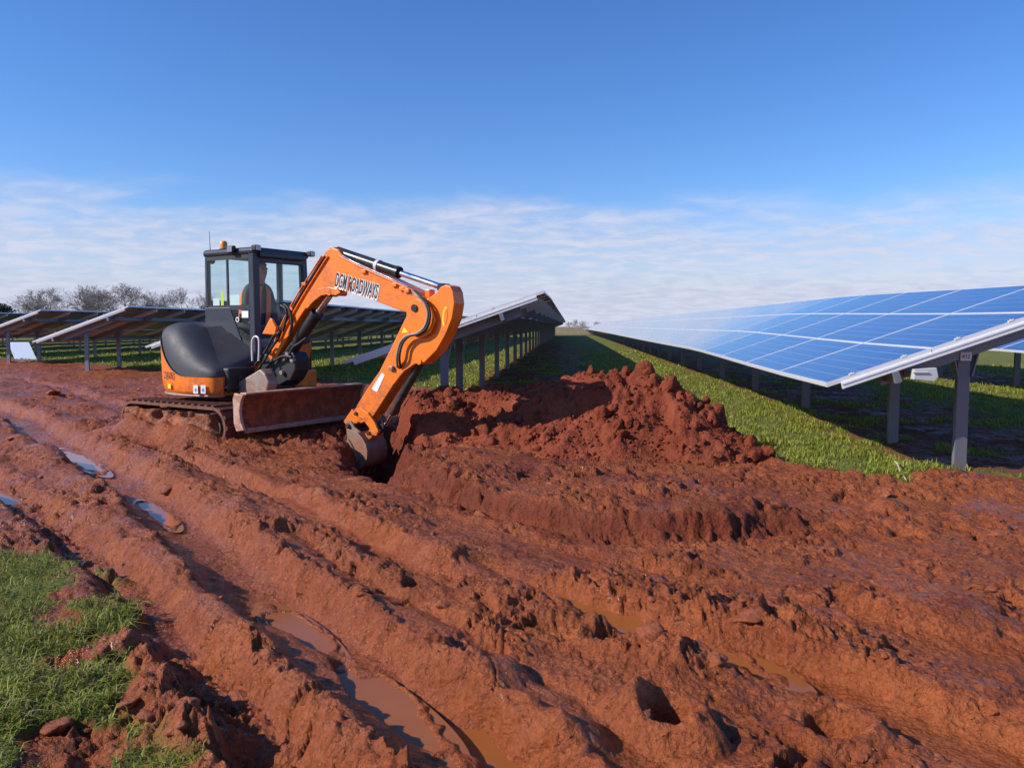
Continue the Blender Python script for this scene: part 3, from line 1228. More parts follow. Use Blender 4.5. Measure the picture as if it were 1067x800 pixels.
def build_mud_clods():
    """clods lying on the churned mud: the larger ones singly, the crumbs as one mass"""
    r2 = random.Random(5)
    cand = []
    while len(cand) < 2000:
        px = r2.uniform(-40, 1110)
        py = 380 + 440 * r2.random() ** 1.1
        p = gnd(px, py)
        if np.hypot(p[0], p[1]) > 17:
            continue
        cand.append((p[0], p[1]))
    xs = np.array([c[0] for c in cand])
    ys = np.array([c[1] for c in cand])
    z, mud, fresh, wet = terrain(xs, ys)
    dens = fbm(xs * 1.3, ys * 1.3, 3, 400)
    ok = (mud > .9) & (dens > .02) & (wet < .5) & (heap_height(xs, ys) < z - .05)
    lx = (xs - EX_O[0]) * EX_N[0] + (ys - EX_O[1]) * EX_N[1]
    ly = (xs - EX_O[0]) * EX_L[0] + (ys - EX_O[1]) * EX_L[1]
    ok &= ~((np.abs(lx) < 1.35) & (np.abs(ly) < 1.1))
    rest = []
    big = 0
    for i in np.nonzero(ok)[0]:
        D = float(np.hypot(xs[i], ys[i]))
        s = (.012 + .030 * r2.random() ** 3.0) * (.75 + .09 * D)
        if big < 200 and r2.random() < .3:
            s *= 1.5
            cl = link_mesh('mud_clod', mud_clod_meshes[r2.randrange(9)], ground, loc=(xs[i], ys[i], z[i] - s * .12), rot=(r2.uniform(-.5, .5), r2.uniform(-.5, .5), r2.uniform(0, 6)))
            cl.scale = (s, s * r2.uniform(.7, 1.2), s * r2.uniform(.5, .8))
            big += 1
        else:
            rest.append((xs[i], ys[i], z[i] - s * .15, s * .6))
    # front of the blade and below the bucket: dug clods
    bm = bmesh.new()
    bmesh.ops.create_icosphere(bm, subdivisions=2, radius=1.0)
    iv = np.array([v.co[:] for v in bm.verts])
    jf = np.array([[v.index for v in f.verts] for f in bm.faces])
    bm.free()
    rg = np.random.default_rng(14)
    vs, fs, off = [], [], 0
    for (x, y, zz, s) in rest:
        q = iv + rg.uniform(-50, 50)
        n = 1 + .4 * np.sin(iv[:, :1] * 2.3 + rg.uniform(0, 6)) * np.sin(iv[:, 1:2] * 2.9 + rg.uniform(0, 6)) + .16 * rg.standard_normal((len(iv), 1))
        v = iv * n * s * np.array([1, rg.uniform(.6, 1.2), rg.uniform(.4, .7)])
        a = rg.uniform(0, 6.28)
        v = v @ np.array([[math.cos(a), math.sin(a), 0], [-math.sin(a), math.cos(a), 0], [0, 0, 1]])
        vs.append(v + np.array([x, y, zz + s * .05]))
        fs.append(jf + off)
        off += len(iv)
    me = np_mesh('mud_crumbs', np.concatenate(vs), np.concatenate(fs))
    me.materials.append(MAT['clod'])
    o = link_mesh('mud_crumbs', me, ground)
    tag(o, kind='stuff')


build_mud_clods()


# ------------------------------------------------------------------ grass
def build_grass():
    rg = np.random.default_rng(3)

    def scatter(n, sampler):
        x, y = sampler(n)
        z, mud, fresh, wet = terrain(x, y)
        keep = (mud < .45) & (heap_height(x, y) < z - .02) & (rg.random(n) > .0)
        patch = fbm(x * 1.6, y * 1.6, 4, 500)
        keep &= rg.random(n) < (.4 if sampler is left else .30) + 1.1 * sst(-.40, .25, patch)
        return x[keep], y[keep], z[keep], patch[keep]

    def strip(n):       # between the heap and the right-hand row, nearer = denser
        D = 5.5 * (26 / 5.5) ** rg.random(n)
        px = rg.uniform(540, 1110, n)
        u = (px - CX) / F_PX
        P = _fw0[None, :] * D[:, None] + _RT[None, :] * (u * D)[:, None]
        return P[:, 0], P[:, 1]

    def left(n):
        D = 2.0 * (5.6 / 2.0) ** rg.random(n)
        px = rg.uniform(-140, 260, n)
        u = (px - CX) / F_PX
        P = _fw0[None, :] * D[:, None] + _RT[None, :] * (u * D)[:, None]
        return P[:, 0], P[:, 1]

    def back(n):
        D = 13 * (42 / 13) ** rg.random(n)
        px = rg.uniform(-60, 700, n)
        u = (px - CX) / F_PX
        P = _fw0[None, :] * D[:, None] + _RT[None, :] * (u * D)[:, None]
        return P[:, 0], P[:, 1]

    sets = [(strip, 120000, .035, .095, .0042), (left, 42000, .025, .085, .0024), (back, 50000, .04, .10, .009)]
    V, Fq, S = [], [], []
    off = 0
    for fn, n, h0, h1, w0 in sets:
        x, y, z, patch = scatter(n, fn)
        # tufts: pull blades towards tuft centres
        k = len(x)
        D = np.hypot(x, y)
        hgt = rg.uniform(h0, h1, k) * (.65 + .5 * sst(-.3, .4, patch)) * (1 + .6 * (rg.random(k) > .97))
        wid = w0 * rg.uniform(.7, 1.3, k) * (1 + D * .035)
        a = rg.uniform(0, 2 * math.pi, k)
        lean = rg.uniform(.35, 1.5, k) if fn is left else rg.uniform(.15, 1.05, k)
        la = a + rg.normal(0, .6, k)
        dx, dy = np.cos(la), np.sin(la)
        sx, sy = -np.sin(a), np.cos(a)
        base = np.stack([x, y, z - .01], -1)
        side = np.stack([sx * wid, sy * wid, np.zeros(k)], -1)
        mid = base + np.stack([dx * hgt * lean * .32, dy * hgt * lean * .32, hgt * .62], -1)
        tip = base + np.stack([dx * hgt * lean, dy * hgt * lean, hgt * (1.05 - .45 * lean)], -1)
        v = np.stack([base - side, base + side, mid - side * .8, mid + side * .8, tip], 1).reshape(-1, 3)
        o = off + np.arange(k)[:, None] * 5
        tri = np.concatenate([o + np.array([[0, 1, 3]]), o + np.array([[0, 3, 2]]), o + np.array([[2, 3, 4]])], 0)
        V.append(v)
        Fq.append(tri)
        off += k * 5
        sh = np.clip((.30 if fn is left else .45) + .25 * patch + rg.normal(0, .17, k), 0, .84)
        dry = rg.random(k) < ((.22 if fn is left else .05) + .12 * sst(0, -.5, -patch))
        sh = np.where(dry, 1.0, sh)
        S.append(np.repeat(sh, 5))
    me = np_mesh('grass', np.concatenate(V), np.concatenate(Fq))
    set_attr(me, 'shade', np.concatenate(S))
    me.materials.append(MAT['grass'])
    o = link_mesh('grass', me)
    tag(o, 'short green grass around the panel rows and at the mud edge', 'grass', kind='stuff')


build_grass()


# ------------------------------------------------------------------ solar panel rows
TILT = R_(19.3)
CT, ST = math.cos(TILT), math.sin(TILT)
LOW_Z = .865


def slope_pt(s, y, off=0.0):
    """point s up the slope, off below (-) or above the panel plane, row-local, z without ground"""
    return Vector((s * CT - off * ST, y, LOW_Z + s * ST + off * CT))


def panel_meshes():
    lam = MB()
    fw = .011
    lam.add([(fw, fw, 0), (PH - fw, fw, 0), (PH - fw, PW - fw, 0), (fw, PW - fw, 0)], [(0, 1, 2, 3)], 0)
    lam.add([(fw, fw, -.006), (PH - fw, fw, -.006), (PH - fw, PW - fw, -.006), (fw, PW - fw, -.006)], [(3, 2, 1, 0)], 1)
    lam.box(PH - .20, PH - .09, PW / 2 - .06, PW / 2 + .06, -.03, -.0065, 2)
    fr = MB()
    zt, zb = .002, -.040
    fr.box(0, fw, 0, PW, zb, zt)
    fr.box(PH - fw, PH, 0, PW, zb, zt)
    fr.box(fw, PH - fw, 0, fw, zb, zt)
    fr.box(fw, PH - fw, PW - fw, PW, zb, zt)
    both = MB()
    both.v = lam.v + fr.v
    both.f = lam.f + [tuple(i + len(lam.v) for i in f) for f in fr.f]
    both.m = lam.m + [3] * len(fr.f)
    both.sm = [False] * len(both.f)
    return (lam.mesh('laminate', [MAT['pv'], MAT['backsheet'], MAT['junction']]), fr.mesh('panel_frame', MAT['alu']),
            both.mesh('solar_panel', [MAT['pv'], MAT['backsheet'], MAT['junction'], MAT['alu']]))


ME_LAM, ME_FRAME, ME_PANEL = panel_meshes()


def post_mesh():
    m = MB()
    t = .006
    w, d = .115, .055
    # C section standing on the ground, open towards the row's far end
    m.box(-w / 2, w / 2, 0, t, -.5, 1.0)
    m.box(-w / 2, -w / 2 + t, t, d, -.5, 1.0)
    m.box(w / 2 - t, w / 2, t, d, -.5, 1.0)
    m.box(-w / 2 + t, -w / 2 + .02, d - t, d, -.5, 1.0)
    m.box(w / 2 - .02, w / 2 - t, d - t, d, -.5, 1.0)
    return m.mesh('post', MAT['galv_dull'])


ME_POST = post_mesh()
S_POST = 1.40
RAF_OFF0, RAF_OFF1 = -.235, -.103


def rafter_mesh():
    m = MB()
    a, b = .55, 2.62
    for y0, y1, o0, o1 in ((-.03, -.024, RAF_OFF0, RAF_OFF1), (-.024, .03, RAF_OFF1 - .006, RAF_OFF1), (-.024, .03, RAF_OFF0, RAF_OFF0 + .006)):
        p = [slope_pt(s, y, o) - Vector((0, 0, LOW_Z)) for o in (o0, o1) for y in (y0, y1) for s in (a, b)]
        m.add(p, [(0, 2, 3, 1), (4, 5, 7, 6), (0, 1, 5, 4), (2, 6, 7, 3), (0, 4, 6, 2), (1, 3, 7, 5)])
    return m.mesh('rafter', MAT['galv'])


def rail_mesh():
    m = MB()
    a, b = .13, 3 * RISE - .13
    for y0, y1, o0, o1 in ((-.022, .022, -.103, -.041), (-.030, -.022, -.062, -.050), (-.030, -.022, -.098, -.086)):
        p = [slope_pt(s, y, o) - Vector((0, 0, LOW_Z)) for o in (o0, o1) for y in (y0, y1) for s in (a, b)]
        m.add(p, [(0, 2, 3, 1), (4, 5, 7, 6), (0, 1, 5, 4), (2, 6, 7, 3), (0, 4, 6, 2), (1, 3, 7, 5)])
    return m.mesh('rail', MAT['alu'])


def bracket_mesh():
    m = MB()
    for sgn in (-1, 1):
        m.bar((sgn * .066, -.006, -.17), (sgn * .125, -.006, .10), .012, .055, up=(0, 1, 0))
        m.bar((sgn * .066, .05, -.17), (sgn * .125, .05, .10), .012, .030, up=(0, 1, 0))
    return m.mesh('bracket', MAT['galv'])


ME_RAFTER, ME_RAIL, ME_BRACKET = rafter_mesh(), rail_mesh(), bracket_mesh()


def clamp_mesh():
    m = MB()
    m.box(-.025, .025, -.012, .012, -.005, .008)
    m.tube((0, 0, .008), (0, 0, .014), .007, n=6)
    return m.mesh('clamp', MAT['alu'])


ME_CLAMP = clamp_mesh()


def solar_row(x_low, y0, ncol, label, split_cols=8, rails=24, post_from=0):
    root = empty('solar_panel_row', (x_low, y0, 0))
    tag(root, label, 'solar panels', 'solar panel rows')

    def gz(y):
        return float(base_z(np.array([0.0]), np.array([y0 + y]))[0])
    r2 = random.Random(int(abs(x_low) * 10))
    for c in range(ncol):
        yy = c * STEP
        g = gz(yy + PW / 2)
        slope = (gz(yy + PW) - gz(yy)) / PW
        for k in range(3):
            p = slope_pt(k * RISE, yy) + Vector((0, 0, g - slope * PW / 2))
            rot = Matrix.Rotation(math.atan(slope), 4, 'X') @ Matrix.Rotation(-TILT + r2.uniform(-.0015, .0015), 4, 'Y')
            o = link_mesh('solar_panel', ME_LAM if c < split_cols else ME_PANEL, root, p, rot.to_euler())
            if c < split_cols:
                link_mesh('panel_frame', ME_FRAME, o)
    for c in range(min(ncol, rails) + 1):
        yy = c * STEP - .010 if c else .002
        o = link_mesh('rail', ME_RAIL, root, (0, yy, LOW_Z + gz(yy)))
    # longitudinal purlins
    for s in (.62, 2.35):
        m = MB()
        n = max(2, int(ncol * STEP / 3.5))
        Lr = ncol * STEP
        for i in range(n):
            a, b = Lr * i / n, Lr * (i + 1) / n
            if i == 0:
                a = -.05
            pa = slope_pt(s, a, -.155) + Vector((0, 0, gz(a)))
            pb = slope_pt(s, b, -.155) + Vector((0, 0, gz(b)))
            m.bar(pa, pb, .055, .104, up=(-ST, 0, CT))
        m.build('purlin', MAT['galv'], root)
    ys = [.30, 1.92]
    while ys[-1] + 3.48 < ncol * STEP - .3:
        ys.append(ys[-1] + 3.48)
    xp = S_POST * CT
    for i, yy in enumerate(ys):
        g = gz(yy)
        top = slope_pt(S_POST, yy, RAF_OFF0)
        top_z = top.z
        xx = top.x
        gt = tz(x_low + xx, y0 + yy) if y0 + yy < 30 else g
        o = link_mesh('post', ME_POST, root, (xx, yy, top_z + g - 1.0 + .03))
        link_mesh('rafter', ME_RAFTER, root, (0, yy - .034, LOW_Z + g))
        if y0 + yy < 32:
            link_mesh('bracket', ME_BRACKET, root, (xx, yy, top_z + g - .02))
    # end clamps on the near edge
    for k in range(3):
        for q in (.25, .75):
            p = slope_pt(k * RISE + PH * q, .008, .004) + Vector((0, 0, gz(0)))
            o = link_mesh('clamp', ME_CLAMP, root, p, (0, -TILT, 0))
    return root, gz


row_right, gz_r = solar_row(2.44, 7.72, 82, 'long row of blue solar panels running away on the right', 10, 40)
row_far_right, _ = solar_row(8.10, 5.2, 28, 'blue solar panel row glimpsed below the right-hand row at the picture edge', 4, 12)
row_mid, _ = solar_row(-3.20, 11.2, 56, 'solar panel row seen end-on just right of the orange digger arm', 8, 30)
row_l1, _ = solar_row(-9.05, 16.5, 44, 'solar panel row whose dark underside shows behind the excavator', 6, 30)
row_l2, _ = solar_row(-15.1, 21.5, 40, 'solar panel row with bright end edge just left of the excavator', 6, 26)
row_l3, _ = solar_row(-20.9, 26.2, 36, 'solar panel row at the left picture edge, second from the excavator', 4, 20)
row_l4, _ = solar_row(-26.8, 31.0, 30, 'farthest left solar panel row behind the leaning pale sheet', 0, 8)

for _k, _lab in enumerate(('fifth solar panel row left of the excavator, seen low between the posts', 'sixth solar panel row left of the excavator, seen low between the posts',
                           'seventh solar panel row left of the excavator, seen low between the posts', 'eighth solar panel row left of the excavator, a thin dark line')):
    solar_row(-32.6 - 5.85 * _k, 36.0 + 5.0 * _k, 18, _lab, 0, 2)


def near_row_extras():
    # cable tray below the front purlin and its end box
    m = MB()
    p0 = slope_pt(.86, -.10, -.20)
    m.box(p0.x - .07, p0.x + .10, .03, 6.0, p0.z - .045, p0.z - .038)
    m.box(p0.x - .07, p0.x - .063, .03, 6.0, p0.z - .038, p0.z + .02)
    m.box(p0.x + .093, p0.x + .10, .03, 6.0, p0.z - .038, p0.z + .02)
    m.build('cable_tray', MAT['tray'], row_right)
    m = MB()
    m.prism([(p0.x - .10, p0.z - .055), (p0.x + .09, p0.z - .075), (p0.x + .125, p0.z - .03), (p0.x + .105, p0.z + .055), (p0.x - .10, p0.z + .04)], -.06, .02)
    m.box(p0.x - .115, p0.x + .03, -.075, -.061, p0.z + .005, p0.z + .018)
    m.build('tray_end_box', MAT['tray'], row_right, bevel=.006)
    # number plate on the first rafter
    c = slope_pt(S_POST - .02, .0, -.222)
    m = MB()
    m.box(c.x - .052, c.x + .052, .232, .2325, c.z - .040, c.z + .040)
    m = MB()
    m.box(c.x - .052, c.x + .052, .223, .229, c.z - .042, c.z + .042)
    plate = m.build('number_plate', MAT['white'], row_right, bevel=.003)
    text_on('number', '412', .052, MAT['letter'], plate, Matrix.Translation((c.x, .2215, c.z - .019)) @ Matrix.Rotation(math.pi / 2, 4, 'X'), sx=.95)


def text_on(name, s, size, mat, parent, M, sx=1.0, bold=.0, shear=0.0, extrude=.0006):
    cu = bpy.data.curves.new(name, 'FONT')
    cu.body = s
    cu.size = size
    cu.align_x = 'CENTER'
    cu.extrude = extrude
    cu.offset = bold
    cu.shear = shear
    tmp = bpy.data.objects.new(name, cu)
    COL.objects.link(tmp)
    dg = bpy.context.evaluated_depsgraph_get()
    me = bpy.data.meshes.new_from_object(tmp.evaluated_get(dg))
    bpy.data.objects.remove(tmp)
    me.transform(M @ Matrix.Diagonal((sx, 1, 1, 1)))
    me.materials.clear()
    me.materials.append(mat)
    return link_mesh(name, me, parent)


near_row_extras()

# ------------------------------------------------------------------ excavator
ex = empty('excavator', (EX_O[0], EX_O[1], EX_Z), EX_H)
tag(ex, 'orange and charcoal mini excavator digging in the red mud with lettered boom', 'excavator')


def PXL(px, py, yl):
    """photo pixel onto the machine's vertical plane y = yl: local (x, z)"""
    O = np.array([EX_O[0], EX_O[1], EX_Z])
    n = np.array([EX_L[0], EX_L[1], 0])
    P = O + n * yl
    d = ray(px, py)
    t = ((P - _C) @ n) / (d @ n)
    q = _C + d * t - O
    return (float(q @ np.array([EX_N[0], EX_N[1], 0])), float(q[2]))


def PL(pts, yl):
    return [PXL(a, b, yl) for a, b in pts]


def undercarriage():
    r = .235
    xa, xb = -1.05 + r, 1.02 - r

    def loop(rad, n=12):
        pts = []
        for k in range(n + 1):
            a = -math.pi / 2 + math.pi * k / n
            pts.append((xb + rad * math.cos(a), r + .005 + rad * math.sin(a)))
        for k in range(n + 1):
            a = math.pi / 2 + math.pi * k / n
            pts.append((xa + rad * math.cos(a), r + .005 + rad * math.sin(a)))
        return pts
    for sgn in (-1, 1):
        yc = sgn * .79
        y0, y1 = yc - .19, yc + .19
        m = MB()
        A = loop(r)
        B = loop(r - .035)
        n = len(A)
        v = [(p[0], y, p[1]) for y in (y0, y1) for p in A] + [(p[0], y, p[1]) for y in (y0, y1) for p in B]
        f = []
        for i in range(n):
            j = (i + 1) % n
            f.append((i, j, n + j, n + i))
            f.append((2 * n + j, 2 * n + i, 3 * n + i, 3 * n + j))
            f.append((j, i, 2 * n + i, 2 * n + j))
            f.append((n + i, n + j, 3 * n + j, 3 * n + i))
        m.add(v, f)
        tr = m.build('track', MAT['track_mud'], ex)
        # lugs round the belt
        straight = xb - xa
        per = 2 * straight + 2 * math.pi * r
        lug = MB().box(-.022, .022, -.185, .185, -.004, .024).mesh('lug', MAT['track_mud'])
        nl = 38
        for k in range(nl):
            s = per * k / nl
            if s < straight:
                x, z, a = xa + s, .005, math.pi
            elif s < straight + math.pi * r:
                t = (s - straight) / r
                x, z, a = xb + r * math.sin(t), .005 + r - r * math.cos(t), math.pi - t
            elif s < 2 * straight + math.pi * r:
                x, z, a = xb - (s - straight - math.pi * r), .005 + 2 * r, 0
            else:
                t = (s - 2 * straight - math.pi * r) / r
                x, z, a = xa - r * math.sin(t), .005 + r + r * math.cos(t), -t
            link_mesh('lug', lug, tr, (x, yc, z), (0, a, 0))
        out = sgn * .19
        m = MB()
        m.prism([(xa + .15, .15), (xb - .15, .15), (xb - .1, .30), (xb - .25, .38), (xa + .25, .38), (xa + .1, .30)], yc - .12, yc + .12)
        m.build('track_frame', MAT['track_mud'], ex, bevel=.02)
        for nm, x in (('sprocket', xa), ('idler', xb)):
            m = MB()
            m.tube((x, yc - .14, r), (x, yc + .14, r), r - .05, n=24)
            m.tube((x, yc - .165, r), (x, yc + .165, r), r - .12, n=18)
            m.tube((x, yc - .18, r), (x, yc + .18, r), .05, n=12)
            m.build(nm, MAT['track_mud'], ex)
        for k in range(4):
            x = xa + .28 + k * (xb - xa - .56) / 3
            m = MB()
            m.tube((x, yc - .15, .105), (x, yc + .15, .105), .07, n=14)
            m.build('roller', MAT['track_mud'], ex)
    # mud packed along the outside of both tracks
    for sgn in (-1, 1):
        rg = np.random.default_rng(31 + sgn)
        nx, nz = 90, 14
        u = np.linspace(xa - .16, xb + .14, nx)
        w = np.linspace(-.02, .40, nz)
        U, Wz = np.meshgrid(u, w)
        th = .045 + .035 * fbm(U * 4 + 9 * sgn, Wz * 5, 4, 71) + .03 * fbm(U * 15, Wz * 12, 3, 72)
        cut = sst(.36, .47, Wz + .16 * fbm(U * 3 + 3, Wz * 2, 3, 73))
        endc = sst(xa - .16, xa - .02, U) * (1 - sst(xb, xb + .14, U))
        Yv = sgn * (.86 + (.135 + th) * (1 - cut) * (.25 + .75 * endc))
        P = np.stack([U, Yv, Wz], -1).reshape(-1, 3)
        i = np.arange(nz - 1)[:, None] * nx
        k = np.arange(nx - 1)[None, :]
        q = np.stack([i + k, i + k + 1, i + nx + k + 1, i + nx + k], -1).reshape(-1, 4)
        if sgn > 0:
            q = q[:, ::-1]
        me = np_mesh('packed_mud', P, q)
        me.materials.append(MAT['clod'])
        link_mesh('packed_mud', me, ex)
    for o in ex.children:
        if o.name.split('.')[0] in ('track', 'track_frame', 'sprocket', 'idler', 'roller', 'packed_mud'):
            o.location.z = -.115
    m = MB()
    m.box(-.62, .62, -.62, .62, .20, .36)
    m.box(-.40, .40, -.40, .40, .36, .415)
    m.build('chassis', MAT['track_mud'], ex, bevel=.03)
    m = MB()
    m.tube((0, 0, .40), (0, 0, .475), .46, n=32)
    m.build('slew_ring', MAT['blackmetal'], ex)
    # dozer blade
    prof = []
    for k in range(7):
        t = k / 6
        prof.append((1.30 + .07 * (2 * t - 1) ** 2, .13 + .40 * t))
    back = [(x - .045, z) for x, z in reversed(prof)]
    m = MB()
    m.prism(prof + back, -.975, .975)
    bl = m.build('dozer_blade', MAT['blade'], ex, bevel=.006)
    for sgn in (-1, 1):
        m = MB()
        pp = [(p[0] + .012, p[1]) for p in prof]
        m.prism(pp + [(1.23, .55), (1.20, .48), (1.21, .20), (1.25, .11)], sgn * .998 - .02, sgn * .998 + .02)
        m.build('end_plate', MAT['blade_edge'], bl, bevel=.008)
    m = MB()
    m.box(1.33, 1.385, -.97, .97, .095, .150)
    m.build('cutting_edge', MAT['grey_steel'], bl, bevel=.005)
    m = MB()
    m.bar((1.315, -.96, .542), (1.315, .96, .542), .10, .02)
    m.build('top_lip', MAT['blade_edge'], bl, bevel=.005)
    for y in (-.42, .42):
        m = MB()
        m.prism([(.50, .22), (.55, .40), (1.24, .46), (1.24, .24)], y - .06, y + .06)
        m.build('blade_arm', MAT['grey_steel'], ex, bevel=.015)
    # lift bracket with its short cylinder, pale and worn
    m = MB()
    m.prism(PL([(245, 400), (256, 396), (268, 389), (276, 384), (281, 389), (285, 398), (283, 409), (272, 411), (246, 411)], -.34), -.42, -.26)
    m.build('lift_bracket', MAT['grey_steel'], ex, bevel=.02)
    m = MB()
    a = PXL(238, 403, -.44)
    b = PXL(252, 404, -.44)
    m.tube((a[0], -.44, a[1]), (b[0], -.44, b[1]), .018, n=10)
    m.build('lift_rod', MAT['chrome'], ex)


undercarriage()

OUT = [(.52, -.60), (.44, -.72), (.1, -.79), (-.28, -.78), (-.60, -.66), (-.84, -.40), (-.93, 0), (-.84, .40), (-.60, .70), (-.28, .86), (.1, .90), (.50, .86)]


def outline(n=6):
    P = [Vector((a, b)) for a, b in OUT]
    out = []
    for i in range(len(P) - 1):
        p0, p1, p2, p3 = P[max(i - 1, 0)], P[i], P[i + 1], P[min(i + 2, len(P) - 1)]
        for k in range(n):
            t = k / n
            out.append(.5 * (2 * p1 + (p2 - p0) * t + (2 * p0 - 5 * p1 + 4 * p2 - p3) * t * t + (3 * p1 - p0 - 3 * p2 + p3) * t ** 3))
    out.append(P[-1])
    return out


def smoothstep(a, b, x):
    t = min(1, max(0, (x - a) / (b - a)))
    return t * t * (3 - 2 * t)


def seam_z(p):
    """height of the joint between orange skirt and dark hood round the tail"""
    if p.y < 0:
        t = min(1.0, max(0.0, (.02 - p.x) / .62))
        return .69 + .46 * t ** 1.8
    return 1.10


def upper_body():
    O = outline()
    n = len(O)
    # orange counterweight skirt
    m = MB()
    rings = []
    for k in range(9):
        t = k / 8
        ring = []
        for p in O:
            z1 = seam_z(p)
            z = .455 + (z1 - .455) * t
            bul = 1.0 + .02 * math.sin(min(1, t * 1.4) * math.pi * .5) - .05 * max(0, .12 - t) / .12
            ring.append((p.x * bul, p.y * bul, z))
        rings.append(ring)
    v = [q for r in rings for q in r]
    f = []
    for k in range(8):
        for i in range(n - 1):
            f.append((k * n + i + 1, k * n + i, (k + 1) * n + i, (k + 1) * n + i + 1))
    m.add(v, f, 0, True)
    m.add(rings[0], [tuple(range(n))], 0)
    m.add([rings[0][0], rings[0][-1], rings[-1][-1], rings[-1][0]], [(0, 1, 2, 3)], 0)
    m.build('counterweight', MAT['orange'], ex)
    # hood
    m = MB()
    rings = []
    N = 14

    def top(p):
        if p.y < .05:
            return 1.37 - .50 * smoothstep(-.42, .52, p.x) - .03 * smoothstep(-.5, -.95, p.x)
        return 1.34
    for k in range(N + 1):
        t = k / N
        a = t * math.pi / 2
        ring = []
        for p in O:
            z0 = seam_z(p) + .012
            e = .55
            s = 1 - (1 - math.cos(a) ** e) if t < 1 else 0
            hz = math.sin(a) ** .8
            cx, cy = -.20, -.28 if p.y < 0 else .3
            q = Vector((cx + (p.x * 1.0 - cx) * s, cy + (p.y - cy) * s))
            z = z0 + (top(q) - z0) * hz
            ring.append((q.x, q.y, z))
        rings.append(ring)
    v = [q for r in rings for q in r]
    f = []
    for k in range(N):
        for i in range(n - 1):
            f.append((k * n + i + 1, k * n + i, (k + 1) * n + i, (k + 1) * n + i + 1))
        f.append((k * n, k * n + n - 1, (k + 1) * n + n - 1, (k + 1) * n))
    m.add(v, f, 0, True)
    hood = m.build('engine_hood', MAT['charcoal'], ex)
    # dark lip between them
    m = MB()
    m.path([(p.x * 1.018, p.y * 1.018, seam_z(p) + .004) for p in O[:-6]], .008, 6)
    m.build('hood_seam', MAT['black'], ex)
    m = MB()
    m.path([(p.x * .97, p.y * .97, .452) for p in O], .018, 6)
    m.build('bumper_strip', MAT['grey_steel'], ex)
    # deck and front corner box
    m = MB()
    m.box(-.5, .60, -.42, .84, .48, .70)
    m.build('deck', MAT['blackmetal'], ex, bevel=.02)
    m = MB()
    m.box(.20, .625, .47, .86, .485, .715)
    m.build('step_box', MAT['orange'], ex, bevel=.02)
    m = MB()
    m.box(.30, .585, -.58, -.16, .50, .80)
    m.build('recess_shade_box', MAT['black'], ex, bevel=.03)  # solid black box stands in for the shade of an open recess
    # markings on the skirt
    def on_skirt(px, py, w, h, mat, name, parent):
        # march along the pixel ray to the outline wall
        best = None
        d = ray(px, py)
        for k in range(4000):
            q = _C + d * (7.5 + k * .0015)
            lx = (q[0] - EX_O[0]) * EX_N[0] + (q[1] - EX_O[1]) * EX_N[1]
            ly = (q[0] - EX_O[0]) * EX_L[0] + (q[1] - EX_O[1]) * EX_L[1]
            for i in range(len(O) - 1):
                a, b = O[i] * 1.02, O[i + 1] * 1.02
                t = (Vector((lx, ly)) - a).dot(b - a) / (b - a).length_squared
                if 0 <= t <= 1:
                    nn = Vector(((b - a).y, -(b - a).x)).normalized()
                    if nn.dot(a) < 0:
                        nn = -nn
                    dd = (Vector((lx, ly)) - a).dot(nn)
                    if abs(dd) < .004:
                        best = (lx, ly, q[2] - EX_Z, nn)
                        break
            if best:
                break
        return best
    cw = [o for o in ex.children if o.name.startswith('counterweight')][0]

    def placed(px, py):
        return on_skirt(px, py, 0, 0, None, '', None)

    def frame_at(b, lift=.012):
        nn = Vector((b[3].x, b[3].y, 0))
        right = Vector((-nn.y, nn.x, 0))       # as seen from outside, text runs this way
        up = Vector((0, 0, 1))
        M = Matrix((right.to_4d(), up.to_4d(), nn.to_4d(), (0, 0, 0, 1))).transposed()
        M = Matrix.Identity(4)
        for i in range(3):
            M[i][0] = right[i]
            M[i][1] = up[i]
            M[i][2] = nn[i]
        M[0][3], M[1][3], M[2][3] = b[0] + nn.x * lift, b[1] + nn.y * lift, b[2]
        return M
    b = placed(176.5, 391)
    if b:
        M = frame_at(b, .014)
        word = text_on('lettering', 'ZAXIS', .125, MAT['letter'], cw, M @ Matrix.Translation((0, -.04, 0)), sx=.66, bold=.0005)
        b2 = placed(177.5, 402)
        M2 = frame_at(b2, .014)
        mm = MB()
        mm.add([M2 @ Vector(q) for q in ((-.035, -.03, 0), (.035, -.03, 0), (.035, .03, 0), (-.035, .03, 0))], [(0, 1, 2, 3)])
        mm.build('warning_sticker', MAT['yellow'], cw)
    for px, w in ((204.6, .072), (212.4, .07)):
        b = placed(px, 405.5)
        if b:
            M = frame_at(b, .012)
            mm = MB()
            mm.box(-w / 2, w / 2, -.052, .052, 0, .002, M=M)
            st = mm.build('sticker', MAT['white'], cw)
            mm = MB()
            mm.box(-.014, .016, -.03, .012, .0022, .003, M=M)
            mm.build('sticker_print', MAT['blue_ink'], st)


upper_body()


